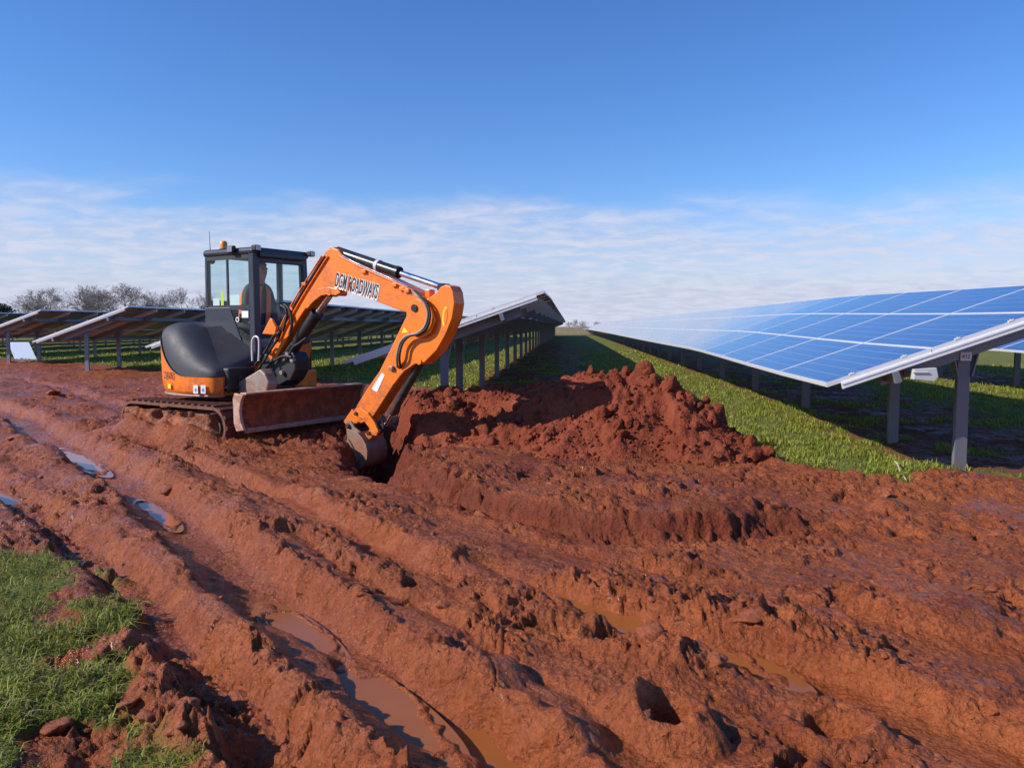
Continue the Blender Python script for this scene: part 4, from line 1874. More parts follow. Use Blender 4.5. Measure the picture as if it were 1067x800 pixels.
def cab():
    x0, x1, y0, y1 = -.53, .45, -.05, .90
    zb, zt = .70, 2.33
    zs = 1.56           # side window sill
    root = ex
    W = .075
    body = MB()
    body.box(x0 + .02, x1 - .02, y0 + .02, y1 - .02, zb, zb + .06)                    # floor
    body.build('cab_floor', MAT['cab'], root)
    m = MB()
    # right wall below the window, with a cut for the low front glass
    m.prism([(x0, zb), (x1 - .34, zb), (x1 - .10, zb), (x1 - .10, zb + .20), (x1 - .14, zb + .20), (x1 - .47, zs - .02), (x1 - .47, zs), (x0, zs)], y0, y0 + .03)
    m.build('side_wall', MAT['cab'], root, bevel=.008)
    m = MB()
    m.box(x1 - .47, x1 - .09, y0 + .001, y0 + .035, zs - .035, zs)
    m.build('window_sill', MAT['cab'], root)
    m = MB()
    m.prism([(x0, zb), (x0 + .03, zb), (x0 + .03, zs + .1), (x0, zs + .1)], y0 + .03, y1 - .03)
    m.build('rear_wall', MAT['cab'], root)
    m = MB()
    m.box(x0 + .06, x1 - .1, y1 - .03, y1, zb, 1.12)
    m.build('door_panel', MAT['cab'], root, bevel=.008)
    # pillars
    for nm, a, b, w in (('rear_pillar', (x0 + .03, y0 + .035, zs), (x0 + .04, y0 + .035, zt - .08), .06),
                        ('rear_pillar', (x0 + .03, y1 - .035, zb), (x0 + .04, y1 - .035, zt - .08), .06),
                        ('front_pillar', (x1 - .035, y0 + .05, zb), (x1 - .045, y0 + .05, zt - .06), .105),
                        ('front_pillar', (x1 - .005, y1 - .05, zb), (x1 - .06, y1 - .05, zt - .06), .09),
                        ('door_pillar', (x0 + .43, y1 - .03, zb), (x0 + .44, y1 - .03, zt - .08), .07)):
        m = MB()
        m.bar(a, b, w, w, up=(1, 0, 0))
        m.build(nm, MAT['cab'], root, bevel=.015)
    for nm, z, h in (('front_sill', .98, .10), ('front_header', zt - .14, .10)):
        m = MB()
        m.bar((x1 - .04, y0 + .1, z), (x1 - .04, y1 - .09, z), .06, h)
        m.build(nm, MAT['cab'], root, bevel=.01)
    m = MB()
    m.box(x1 - .07, x1 - .03, y0 + .1, y1 - .09, zb, .93)
    m.build('front_panel', MAT['blackmetal'], root, bevel=.008)
    # window frame seals
    m = MB()
    m.bar((x0 + .06, y0 + .02, zt - .12), (x1 - .08, y0 + .02, zt - .12), .03, .05)
    m.bar((x0 + .07, y0 + .02, zs + .012), (x1 - .08, y0 + .02, zs + .012), .03, .03)
    m.build('window_frame', MAT['black'], root)
    m = MB()
    m.bar((x0 + .46, y0 + .018, zs), (x0 + .46, y0 + .018, zt - .12), .022, .028, up=(1, 0, 0))
    m.build('window_bar', MAT['black'], root)
    # roof
    m = MB()
    m.box(x0 - .015, x1 + .02, y0 - .015, y1 + .015, zt - .10, zt)
    rf = m.build('roof', MAT['cab'], root, bevel=.045, seg=4)
    m = MB()
    m.box(x1 + .022, x1 + .06, y0 + .08, y1 - .08, zt - .13, zt - .055)
    m.build('visor', MAT['cab'], rf, bevel=.015)
    # glass
    def pane(name, pts):
        m = MB()
        m.add(pts, [tuple(range(len(pts)))])
        return m.build(name, MAT['glass'], root)
    sw = pane('side_window', [(x0 + .06, y0 + .012, zs + .01), (x1 - .08, y0 + .012, zs + .01), (x1 - .08, y0 + .012, zt - .12), (x0 + .06, y0 + .012, zt - .12)])
    pane('low_window', [(x1 - .46, y0 + .012, zs - .03), (x1 - .15, y0 + .012, zb + .21), (x1 - .09, y0 + .012, zb + .21), (x1 - .09, y0 + .012, zs - .03)])
    pane('windscreen', [(x1 - .015, y0 + .10, 1.03), (x1 - .015, y1 - .09, 1.03), (x1 - .03, y1 - .09, zt - .19), (x1 - .03, y0 + .10, zt - .19)])
    pane('rear_window', [(x0 + .035, y0 + .06, zs + .1), (x0 + .035, y1 - .06, zs + .1), (x0 + .035, y1 - .06, zt - .1), (x0 + .035, y0 + .06, zt - .1)])
    pane('door_window', [(x0 + .06, y1 - .015, 1.12), (x1 - .06, y1 - .015, 1.12), (x1 - .07, y1 - .015, zt - .1), (x0 + .06, y1 - .015, zt - .1)])
    # papers behind the side window
    def paper(a, b, c, d, mat, name):
        P = [PXL(a, c, y0 + .03), PXL(b, d, y0 + .03)]
        m = MB()
        m.box(P[0][0], P[1][0], y0 + .021, y0 + .0225, P[1][1], P[0][1])
        m.build(name, mat, sw)
    paper(222.5, 229.5, 311, 321, MAT['white_paper'], 'notice')
    paper(230.5, 233.8, 304, 321, MAT['fluo'], 'height_strip')
    paper(240, 250.3, 307.5, 321, MAT['white_paper'], 'notice')
    P = [PXL(251.5, 324, y0 - .01), PXL(258.5, 331, y0 - .01)]
    m = MB()
    m.box(P[0][0], P[1][0], y0 - .006, y0 - .004, P[1][1], P[0][1])
    m.build('label_plate', MAT['white'], root)
    m = MB()
    c = PXL(248, 333, y0)
    m.tube((c[0], y0 - .012, c[1]), (c[0], y0 + .0, c[1]), .034, n=16)
    cap = m.build('socket_ring', MAT['white'], root)
    m = MB()
    m.tube((c[0], y0 - .015, c[1]), (c[0], y0 - .0125, c[1]), .020, n=14)
    m.build('socket_hole', MAT['black'], cap)
    # beacon, aerial, lamps
    c = PXL(233, 256, .12)
    m = MB()
    m.tube((c[0], .12, zt), (c[0], .12, zt + .025), .058, .054, n=20)
    bc = m.build('beacon_base', MAT['black'], rf)
    m = MB()
    m.path([(c[0], .12, zt + .025), (c[0], .12, zt + .10), (c[0], .12, zt + .125)], [.052, .05, .034], 20)
    m.build('beacon', MAT['beacon'], rf)
    c = PXL(219, 257, .25)
    m = MB()
    m.path([(c[0], .25, zt - .01), (c[0] - .005, .25, zt + .12), (c[0] - .008, .25, zt + .30)], [.008, .004, .003], 6)
    m.build('aerial', MAT['black'], rf)
    for (x, y, z) in ((x1 + .03, y0 + .03, zt - .02), (x1 + .05, y1 + .0, zt - .03)):
        m = MB()
        m.box(x - .045, x + .045, y - .045, y + .045, z - .035, z + .040)
        lm = m.build('work_lamp', MAT['black'], root, bevel=.015)
        m = MB()
        m.box(x + .0455, x + .050, y - .036, y + .036, z - .027, z + .031)
        m.build('lamp_lens', MAT['lamp'], lm)
    # side lamp on the right roof edge
    c = PXL(241, 259, y0 - .02)
    for px in (241,):
        c = PXL(px, 260, y0 - .05)
        m = MB()
        m.box(c[0] - .06, c[0] + .06, y0 - .075, y0 - .016, c[1] - .045, c[1] + .05)
        lm = m.build('roof_lamp', MAT['black'], root, bevel=.018)
        m = MB()
        m.box(c[0] - .045, c[0] + .045, y0 - .082, y0 - .0755, c[1] - .032, c[1] + .036)
        m.build('lamp_lens', MAT['lamp'], lm)
    # mirror hanging inside
    c = PXL(221, 271, .02)
    m = MB()
    m.tube((c[0], .01, c[1]), (c[0], .03, c[1]), .055, n=18)
    m.build('round_mirror', MAT['black'], root)
    # seat, console, levers
    m = MB()
    m.box(-.34, .16, .20, .66, 1.00, 1.12)
    m.box(-.42, -.30, .22, .64, 1.08, 1.62)
    m.box(-.30, .10, .24, .62, .76, 1.0)
    m.build('seat', MAT['seat'], root, bevel=.035, seg=3)
    for y in (.13, .73):
        m = MB()
        m.box(-.20, .22, y - .05, y + .05, 1.0, 1.24)
        cs = m.build('console', MAT['black'], root, bevel=.02)
        m = MB()
        m.path([(.18, y, 1.22), (.20, y, 1.32), (.21, y, 1.37)], [.010, .011, .024], 10)
        m.build('joystick', MAT['black'], root)
    for y in (.36, .50):
        m = MB()
        m.path([(.33, y, .76), (.32, y, 1.05), (.27, y, 1.25)], [.012, .012, .016], 8)
        m.build('travel_lever', MAT['black'], root)


cab()


def hydraulics(name, a, b, r, frac, parent=ex, rod_r=None):
    a = Vector(a)
    b = Vector(b)
    d = b - a
    c = a + d * frac
    m = MB()
    m.tube(a, c, r, n=20)
    m.tube(c - d.normalized() * .05, c, r * 1.12, n=20)
    cy = m.build(name, MAT['blackmetal'], parent)
    m = MB()
    m.tube(c, b, rod_r or r * .55, n=16)
    m.build('rod', MAT['chrome'], cy)
    for q in (a, b):
        m = MB()
        m.tube(q + Vector((0, -.07, 0)), q + Vector((0, .07, 0)), r * .8, n=16)
        m.build('pin_eye', MAT['blackmetal'], cy)
    return cy


def digging_arm():
    YB = .115
    # swing bracket
    m = MB()
    m.prism(PL([(276, 368), (290, 373), (298, 366), (305, 367), (309, 374), (308, 386), (303, 396), (296, 402), (284, 400), (272, 384)], -.10), -.11, .13)
    m.build('swing_bracket', MAT['black'], ex, bevel=.02)
    boom_px = [(279, 371), (284, 360), (291, 344), (300, 325), (312, 305), (324, 286), (334, 269), (340, 261), (346, 258), (352, 260), (358, 268), (372, 275.5), (400, 288), (424, 299),
               (436, 305), (441, 312), (441, 321), (436, 327), (429, 327.5), (410, 321), (385, 311), (362, 303.5), (350, 302), (341, 303), (331, 307), (322, 316), (312, 331), (302, 347), (294, 361), (287, 374), (282, 376)]
    bp = PL(boom_px, -YB)
    m = MB()
    m.prism(bp, -YB, YB)
    boom = m.build('boom', MAT['orange'], ex, bevel=.012, seg=3)
    # raised rim plate round the boom cylinder mount
    arch = PL([(318, 314), (324, 306), (332, 301), (343, 299), (352, 301), (356, 305), (351, 308), (344, 306.5), (336, 308), (328, 314), (321, 322)], -YB)
    m = MB()
    m.prism(arch, -YB - .022, -YB + .004)
    m.build('cylinder_lug', MAT['orange'], boom, bevel=.006)
    # pins
    for px, py in ((344, 305), (433.5, 320.5), (284, 368)):
        c = PXL(px, py, -YB)
        m = MB()
        m.tube((c[0], -YB - .025, c[1]), (c[0], YB + .025, c[1]), .034, n=18)
        m.build('pin', MAT['orange'], boom)
    # lettering on a white-edged decal
    a = PXL(351, 291, -YB)
    b = PXL(393, 303.5, -YB)
    ang = math.atan2(b[1] - a[1], b[0] - a[0])
    mid = ((a[0] + b[0]) / 2, (a[1] + b[1]) / 2)
    Lw = math.hypot(b[0] - a[0], b[1] - a[1])
    M = Matrix.Translation((mid[0], -YB - .0035, mid[1])) @ Matrix.Rotation(-ang, 4, 'Y') @ Matrix.Rotation(math.pi / 2, 4, 'X')
    text_on('lettering_edge', 'DGM ROADWAYS', .225, MAT['white'], boom, M @ Matrix.Translation((0.006, -.088, .0006)), sx=.37, bold=.019, extrude=.0002)
    text_on('lettering', 'DGM ROADWAYS', .225, MAT['letter'], boom, M @ Matrix.Translation((0, -.080, .0022)), sx=.37, bold=.0045, extrude=.0003)
    # arm cylinder on top of the boom
    ca = PXL(352, 265, 0)
    cb = PXL(463, 301.5, 0)
    a3 = Vector((ca[0], 0, ca[1] + .03))
    b3 = Vector((cb[0], 0, cb[1] + .015))
    hydraulics('arm_cylinder', a3, b3, .062, .60)
    for s in (-1, 1):
        m = MB()
        c = PXL(350, 268, 0)
        m.prism([(c[0] - .10, c[1] - .10), (c[0] + .10, c[1] - .10), (c[0] + .07, c[1] + .10), (c[0] - .02, c[1] + .12)], s * .075 - .012, s * .075 + .012)
        m.build('cylinder_ear', MAT['orange'], boom, bevel=.006)
    # clamp ring on the cylinder
    q = a3.lerp(b3, .40)
    dq = (b3 - a3).normalized()
    m = MB()
    m.tube(q - dq * .02, q + dq * .02, .068, n=20)
    m.build('clamp_ring', MAT['tape'], boom)
    # boom cylinder
    ca = PXL(300, 371, -.02)
    cb = PXL(346, 304, -.02)
    hydraulics('boom_cylinder', (ca[0], -.02, ca[1]), (cb[0], -.02, cb[1]), .075, .68)
    # steel pipes along the boom's upper edge and rear edge
    for k, dy in enumerate((-.085, -.055)):
        pts = []
        for (x, y) in ((356, 268), (372, 277), (400, 289.5), (421, 299), (428, 303)):
            p = PXL(x, y - 1.5 - 2.0 * k, dy)
            pts.append((p[0], dy - .045, p[1]))
        m = MB()
        m.path([tuple(Vector(p)) for p in pts], .011, 8)
        m.build('steel_pipe', MAT['orange'] if k == 0 else MAT['chrome'], boom)
    for k in range(3):
        pts = []
        off = k * 3.3
        for (x, y) in ((336 + off, 267), (322 + off, 289), (309 + off, 310), (300 + off, 326), (292 + off * .8, 343), (287 + off * .8, 356)):
            p = PXL(x, y, -YB)
            pts.append((p[0], -YB - .014, p[1]))
        m = MB()
        m.path(smooth_line(pts, 4), .010, 8)
        m.build('rear_pipe', MAT['orange'] if k != 1 else MAT['black'], boom)
    for (x, y) in ((318, 296), (304, 322), (412, 297), (380, 283), (420, 301), (425, 303)):
        p = PXL(x, y, -YB)
        m = MB()
        m.box(p[0] - .035, p[0] + .035, -YB - .030, -YB + .01, p[1] - .02, p[1] + .02)
        m.build('pipe_clamp', MAT['orange'], boom, bevel=.005)

    # arm
    YA = .095
    arm_px = [(454, 305), (459, 299), (464, 296.5), (469, 298), (472, 304), (473.5, 316), (471, 332), (464, 349), (455, 365), (442, 378), (432, 379.5), (421, 387), (410, 401), (399, 418), (390, 432),
              (384, 438), (376, 441), (369, 438), (367, 431), (373, 420), (383, 404), (395, 387), (408, 361), (418, 340), (424, 328), (428, 316), (435, 309), (446, 311)]
    m = MB()
    m.prism(PL(arm_px, -YA), -YA, YA)
    arm = m.build('arm', MAT['orange'], ex, bevel=.012, seg=3)
    # side plates where the arm straddles the boom tip
    for s in (-1, 1):
        m = MB()
        yy = s * (YB + .022)
        m.prism(PL([(424, 326), (427, 315), (434, 311), (442, 314), (450, 322), (454, 334), (449, 347), (438, 353), (424, 345)], yy), yy - .010, yy + .010)
        m.build('arm_cheek', MAT['orange'], arm, bevel=.006)
    c = PXL(434, 321, -YB)
    m = MB()
    m.tube((c[0], -YB - .05, c[1]), (c[0], YB + .05, c[1]), .04, n=18)
    m.build('pin', MAT['blackmetal'], arm)
    c = PXL(437.5, 377, -YA)
    m = MB()
    m.tube((c[0], -YA - .02, c[1]), (c[0], YA + .02, c[1]), .03, n=16)
    m.build('pin', MAT['orange'], arm)
    # oval badge and reflective sticker
    c = PXL(466, 329.5, -YA)
    m = MB()
    ring = []
    for k in range(24):
        a = 2 * math.pi * k / 24
        u, v = .032 * math.cos(a), .105 * math.sin(a)
        t = R_(-9)
        ring.append((c[0] - .03 + u * math.cos(t) - v * math.sin(t), c[1] + u * math.sin(t) + v * math.cos(t)))
    m.prism(ring, -YA - .003, -YA - .0005)
    bd = m.build('oval_badge', MAT['yellow'], arm)
    m = MB()
    m.prism([(c[0] + (p[0] - c[0]) * .72, c[1] + (p[1] - c[1]) * .86) for p in ring], -YA - .0045, -YA - .0032)
    m.build('badge_centre', MAT['orange'], bd)
    m = MB()
    m.prism(PL([(398, 388), (401, 391), (393, 408.5), (387.5, 405)], -YA), -YA - .004, -YA - .0005)
    m.build('white_sticker', MAT['white'], arm)
    m = MB()
    m.prism(PL([(424, 341), (428.5, 346), (421.5, 347)], -YA), -YA - .052, -YA - .0495)
    m.build('warning_sticker', MAT['yellow'], arm)
    # hoses from boom tip round to the arm
    for k, (dx, dy) in enumerate(((0, 0), (3.2, .5))):
        hp_ = [(424 + dx, 302 + dy), (433 + dx, 307 + dy), (441 + dx, 315 + dy), (445 + dx, 327 + dy), (442 + dx, 340 + dy), (434 + dx, 347 + dy), (423 + dx, 350 + dy), (416 + dx, 358 + dy), (413 + dx, 371 + dy), (410 + dx, 383 + dy)]
        pts = []
        for x, y in hp_:
            p = PXL(x, y, -YA - .08)
            pts.append((p[0], -YA - .07 - .01 * k, p[1]))
        pts[-1] = (pts[-1][0], -YA - .012, pts[-1][2])
        pts[0] = (pts[0][0], -YB + .02, pts[0][2])
        m = MB()
        m.path(smooth_line(pts, 5), .0135, 8)
        m.build('hose', MAT['grey_steel'] if k == 0 else MAT['black'], arm)
    c = PXL(409, 383, -YA)
    m = MB()
    m.box(c[0] - .04, c[0] + .03, -YA - .04, -YA + .01, c[1] - .03, c[1] + .02)
    m.build('hose_fitting', MAT['grey_steel'], arm, bevel=.01)
    # cylinder hinge at the top
    c = PXL(448, 306, 0)
    m = MB()
    m.box(c[0] - .035, c[0] + .035, -.05, .05, c[1] - .05, c[1] + .045)
    m.build('pipe_guard', MAT['orange'], arm, bevel=.01)

    # bucket cylinder and linkage
    ca = PXL(440, 375, 0)
    cb = PXL(401, 444, 0)
    hydraulics('bucket_cylinder', (ca[0], 0, ca[1]), (cb[0], 0, cb[1]), .047, .80, rod_r=.03)
    for s in (-1, 1):
        y = s * .118
        m = MB()
        m.prism(PL([(371, 426), (376, 424.5), (384, 430), (391, 440), (395, 449), (393, 454), (388, 453), (385, 445), (379, 437), (372, 433)], y), y - .016, y + .016)
        m.build('bucket_link', MAT['orange'], ex, bevel=.006)
    m = MB()
    m.prism(PL([(390, 447), (395, 449), (394, 454), (384, 461.5), (379, 457)], 0), -.09, .09)
    m.build('tipping_link', MAT['orange'], ex, bevel=.008)
    c = PXL(401, 441, 0)
    e = PXL(392, 450, 0)
    m = MB()
    m.bar((c[0], 0, c[1]), (e[0], 0, e[1]), .10, .05, up=(0, 1, 0))
    m.tube((e[0], -.145, e[1]), (e[0], .145, e[1]), .026, n=14)
    m.build('link_pin', MAT['blackmetal'], ex)
    # bucket
    YK = .165
    side = PL([(361.5, 446), (362, 455), (363.5, 466), (366, 477), (369.5, 489), (374.5, 490), (380, 485), (383, 478), (383.5, 470), (382, 463), (378, 456), (373, 450)], -YK)
    bm_ = None
    m = MB()
    m.prism(side, -YK - .012, -YK)
    bk = m.build('bucket', MAT['bucket_steel'], ex, bevel=.006)
    m = MB()
    m.prism(side, YK, YK + .012)
    m.build('bucket_side', MAT['bucket_steel'], bk, bevel=.006)
    shell = side[4:12]
    m = MB()
    v = []
    for (x, z) in shell:
        for y in (-YK, YK):
            v.append((x, y, z))
    cxm = sum(p[0] for p in shell) / len(shell)
    czm = sum(p[1] for p in shell) / len(shell)
    for (x, z) in shell:
        for y in (-YK, YK):
            v.append((x + (cxm - x) * .1, y, z + (czm - z) * .1))
    f = []
    ns = len(shell)
    for i in range(ns - 1):
        f.append((2 * i, 2 * i + 1, 2 * i + 3, 2 * i + 2))
        o = 2 * ns
        f.append((o + 2 * i + 2, o + 2 * i + 3, o + 2 * i + 1, o + 2 * i))
    m.add(v, f, 0, True)
    m.build('bucket_shell', MAT['bucket_steel'], bk)
    # side cutter strip, pin ears, bolts, teeth
    m = MB()
    m.prism(PL([(359, 461), (363, 457), (366, 462), (374, 478), (369, 489), (364, 473)], -YK - .02), -YK - .032, -YK - .0125)
    m.build('side_cutter', MAT['bucket_steel'], bk, bevel=.006)
    for y in (-.13, .13):
        m = MB()
        m.prism(PL([(360.5, 441), (363, 437.5), (366.5, 438.5), (370, 445), (376, 450), (379, 457), (379, 465), (376, 474), (371, 466), (365, 456), (362, 450)], y), y - .014, y + .014)
        m.build('bucket_ear', MAT['bucket_steel'], bk, bevel=.008)
    for px, py in ((364, 444), (373.5, 461)):
        c = PXL(px, py, -.13)
        m = MB()
        m.tube((c[0], -.165, c[1]), (c[0], .165, c[1]), .034, n=16)
        m.tube((c[0], -.175, c[1]), (c[0], -.165, c[1]), .022, n=8)
        m.build('bucket_pin', MAT['blackmetal'], bk)
    c0 = PXL(371, 489, -YK)
    for k in range(4):
        y = -.17 + k * .113
        m = MB()
        m.add([(c0[0] - .03, y - .03, c0[1] + .03), (c0[0] + .04, y - .03, c0[1] + .02), (c0[0] + .04, y + .03, c0[1] + .02), (c0[0] - .03, y + .03, c0[1] + .03),
               (c0[0] - .03, y - .015, c0[1] - .10), (c0[0] - .015, y - .015, c0[1] - .10), (c0[0] - .015, y + .015, c0[1] - .10), (c0[0] - .03, y + .015, c0[1] - .10)],
              [(0, 1, 2, 3), (7, 6, 5, 4), (0, 4, 5, 1), (1, 5, 6, 2), (2, 6, 7, 3), (3, 7, 4, 0)])
        m.build('tooth', MAT['bucket_steel'], bk)
    # link between arm end and bucket ears
    c = PXL(373, 431, 0)
    e = PXL(364, 444, 0)
    m = MB()
    m.bar((c[0], 0, c[1]), (e[0], 0, e[1]), .17, .075, up=(0, 1, 0))
    m.build('arm_nose', MAT['orange'], arm, bevel=.01)
    for px, py in ((373.5, 430.5),):
        c = PXL(px, py, -YA)
        m = MB()
        m.tube((c[0], -.15, c[1]), (c[0], .15, c[1]), .024, n=14)
        m.build('pin', MAT['blackmetal'], arm)

    # base cover, hoses, handrail in front of the cab
    m = MB()
    m.prism(PL([(282.5, 331), (284.5, 333), (289, 342), (287.5, 349), (274, 348)], -.17), -.19, -.15)
    m.build('boom_foot_cover', MAT['orange'], ex, bevel=.012)
    hr = [(263, 376), (262.5, 360), (263.5, 353), (266.5, 350.5), (269.5, 353), (270, 362), (269.5, 376)]
    m = MB()
    pts = []
    for x, y in hr:
        p = PXL(x, y, -.30)
        pts.append((p[0], -.30, p[1]))
    m.path(smooth_line(pts, 4), .013, 8)
    m.build('handrail', MAT['tape'], ex)
    hoses = [[(266, 380), (272, 372), (279, 362), (285, 350), (292, 346)], [(270, 384), (277, 374), (284, 362), (291, 352)], [(296, 345), (300, 330), (299, 322), (294, 318)],
             [(302, 350), (304, 335), (301, 322), (296, 317)], [(300, 374), (306, 362), (312, 358), (320, 352)], [(276, 378), (286, 376), (296, 371), (305, 372)]]
    for i, hs_ in enumerate(hoses):
        yl = -.20 if i < 2 else -.15
        pts = []
        for x, y in hs_:
            p = PXL(x, y, yl)
            pts.append((p[0], yl - .01 * (i % 3), p[1]))
        m = MB()
        m.path(smooth_line(pts, 4), .016, 8)
        m.build('base_hose', MAT['black'], ex)
    for px, py in ((297, 373), (300, 369), (305, 375), (283, 388), (294, 388)):
        c = PXL(px, py, -.13)
        m = MB()
        m.tube((c[0], -.155, c[1]), (c[0], -.10, c[1]), .028, n=12)
        m.build('hose_coupling', MAT['grey_steel'], ex)


digging_arm()


# ------------------------------------------------------------------ operator
def person():
    hx, hz = PXL(272, 281, .43)
    sy = .43
    hipx, hipz = -.17, 1.20
    hd = Vector((hx, sy, hz))
    neck = Vector((hx - .05, sy, hz - .17))
    chest = Vector((hipx + .10, sy, 1.50))
    J = {}
    V = []
    E_ = []
    Rr = []

    def add(p, r, prev=None):
        V.append(tuple(p))
        Rr.append(r)
        if prev is not None:
            E_.append((prev, len(V) - 1))
        return len(V) - 1
    pel = add((hipx, sy, hipz), (.165, .12))
    ab = add((hipx + .03, sy, hipz + .16), (.155, .115), pel)
    ch = add((hipx + .08, sy, hipz + .34), (.175, .125), ab)
    up = add((neck.x - .03, sy, neck.z - .07), (.12, .10), ch)
    nk = add(neck, (.058, .058), up)
    h0 = add((hd.x + .01, sy, hd.z - .07), (.072, .082), nk)
    h1 = add((hd.x, sy, hd.z), (.082, .095), h0)
    h2 = add((hd.x - .01, sy, hd.z + .075), (.07, .085), h1)
    handpts = {}
    for s in (-1, 1):
        sh = add((neck.x - .03, sy + s * .18, neck.z - .10), (.078, .078), up)
        if s < 0:
            el = add((.02, .17, 1.30), (.052, .052), sh)
            wr = add((.20, .14, 1.37), (.036, .036), el)
            hn = add((.25, .13, 1.38), (.042, .028), wr)
        else:
            el = add((.02, .69, 1.30), (.052, .052), sh)
            wr = add((.17, .72, 1.37), (.036, .036), el)
            hn = add((.215, .73, 1.375), (.042, .028), wr)
        base = V[hn]
        for k in range(4):
            yk = base[1] + (-.027 + .018 * k)
            f1 = add((base[0] + .045, yk, base[2] + .005), (.0095, .0095), hn)
            f2 = add((base[0] + .062 - abs(k - 1.3) * .006, yk, base[2] - .022), (.0085, .0085), f1)
            add((base[0] + .050, yk, base[2] - .045), (.0075, .0075), f2)
        t1 = add((base[0] + .012, base[1] - s * .042, base[2] - .012), (.011, .011), hn)
        add((base[0] + .045, base[1] - s * .040, base[2] - .028), (.009, .009), t1)
        kn0 = add((hipx + .06, sy + s * .10, hipz - .01), (.095, .085), pel)
        kn = add((hipx + .44, sy + s * .13, 1.18), (.065, .065), kn0)
        an = add((hipx + .50, sy + s * .14, .86), (.045, .045), kn)
        add((hipx + .60, sy + s * .14, .80), (.042, .032), an)
    me = bpy.data.meshes.new('person')
    me.from_pydata(V, E_, [])
    o = bpy.data.objects.new('person', me)
    COL.objects.link(o)
    sk = o.modifiers.new('skin', 'SKIN')
    sk.use_smooth_shade = True
    for i, sv in enumerate(me.skin_vertices[0].data):
        sv.radius = Rr[i]
        sv.use_root = (i == 0)
    sb = o.modifiers.new('sub', 'SUBSURF')
    sb.levels = 2
    sb.render_levels = 2
    dg = bpy.context.evaluated_depsgraph_get()
    m2 = bpy.data.meshes.new_from_object(o.evaluated_get(dg))
    bpy.data.objects.remove(o)
    m2.materials.clear()
    for mm in (MAT['jacket'], MAT['skin'], MAT['glove'], MAT['seat']):
        m2.materials.append(mm)
    for p in m2.polygons:
        c = p.center
        p.use_smooth = True
        if c.z > neck.z - .02 and abs(c.y - sy) < .13:
            p.material_index = 1
        elif c.x > .19 and 1.28 < c.z < 1.45 and (c.y < .22 or c.y > .64):
            p.material_index = 2
        elif c.z < hipz - .02 or c.x > hipx + .2 and c.z < 1.26:
            p.material_index = 3
    bo = link_mesh('person', m2, None, (EX_O[0], EX_O[1], EX_Z), (0, 0, EX_H))
    tag(bo, 'person in an orange high-visibility vest seated at the controls in the cab', 'person')
    # vest: open front waistcoat following the torso
    m = MB()
    rings = []
    zs = [hipz + .02, hipz + .12, hipz + .24, hipz + .36, neck.z - .12, neck.z - .05]
    for i, z in enumerate(zs):
        t = i / (len(zs) - 1)
        cx = hipx + .02 + .10 * t
        rx, ry = .205 - .045 * t, (.225, .22, .225, .235, .215, .12)[i]
        ring = []
        for k in range(25):
            a = R_(12) + (2 * math.pi - R_(24)) * k / 24
            ring.append((cx + rx * math.cos(a), sy + ry * math.sin(a), z))
        rings.append(ring)
    v = [q for r in rings for q in r]
    f = [(i * 25 + k, i * 25 + k + 1, (i + 1) * 25 + k + 1, (i + 1) * 25 + k) for i in range(len(zs) - 1) for k in range(24)]
    m.add(v, f, 0, True)
    ve = m.build('vest', MAT['vest'], bo)
    so = ve.modifiers.new('thick', 'SOLIDIFY')
    so.thickness = .012
    m = MB()
    for i in (1,):
        ring = [((x - hipx) * 1.03 + hipx, (y - sy) * 1.03 + sy, z) for x, y, z in rings[i]]
        v = [(x, y, z - .025) for x, y, z in ring] + [(x, y, z + .025) for x, y, z in ring]
        m.add(v, [(k, k + 1, 25 + k + 1, 25 + k) for k in range(24)], 0, True)
    m.build('reflective_tape', MAT['tape'], ve)
    # hair, ears, nose, eyes
    m = MB()
    N, K = 7, 16
    v = []
    for i in range(N):
        th = R_(100) * i / (N - 1)
        for k in range(K):
            ph = 2 * math.pi * k / K
            x, y, z = math.sin(th) * math.cos(ph), math.sin(th) * math.sin(ph), math.cos(th)
            if x > .35 and z < .45:
                z = .45
            v.append((hd.x - .018 + .104 * x, sy + .090 * y, hd.z + .022 + .105 * z))
    f = [(i * K + k, i * K + (k + 1) % K, (i + 1) * K + (k + 1) % K, (i + 1) * K + k) for i in range(N - 1) for k in range(K)]
    m.add(v, f, 0, True)
    m.build('hair', MAT['hair'], bo)
    m = MB()
    m.add([(hd.x + .085, sy - .014, hd.z - .03), (hd.x + .085, sy + .014, hd.z - .03), (hd.x + .118, sy, hd.z - .028), (hd.x + .088, sy, hd.z + .022)], [(0, 1, 2), (0, 2, 3), (2, 1, 3)], 0, True)
    m.build('nose', MAT['skin'], bo)
    for s in (-1, 1):
        m = MB()
        m.tube((hd.x + .078, sy + s * .032, hd.z + .012), (hd.x + .091, sy + s * .032, hd.z + .012), .012, .008, n=10)
        m.build('eye', MAT['hair'], bo)
        m = MB()
        m.path([(hd.x - .005, sy + s * .082, hd.z - .02), (hd.x - .012, sy + s * .096, hd.z + .005), (hd.x - .008, sy + s * .088, hd.z + .025)], [.008, .015, .008], 8)
        m.build('ear', MAT['skin'], bo)
    m = MB()
    m.bar((hd.x + .086, sy - .024, hd.z - .052), (hd.x + .086, sy + .024, hd.z - .052), .008, .008)
    m.build('mouth', MAT['hair'], bo)


person()


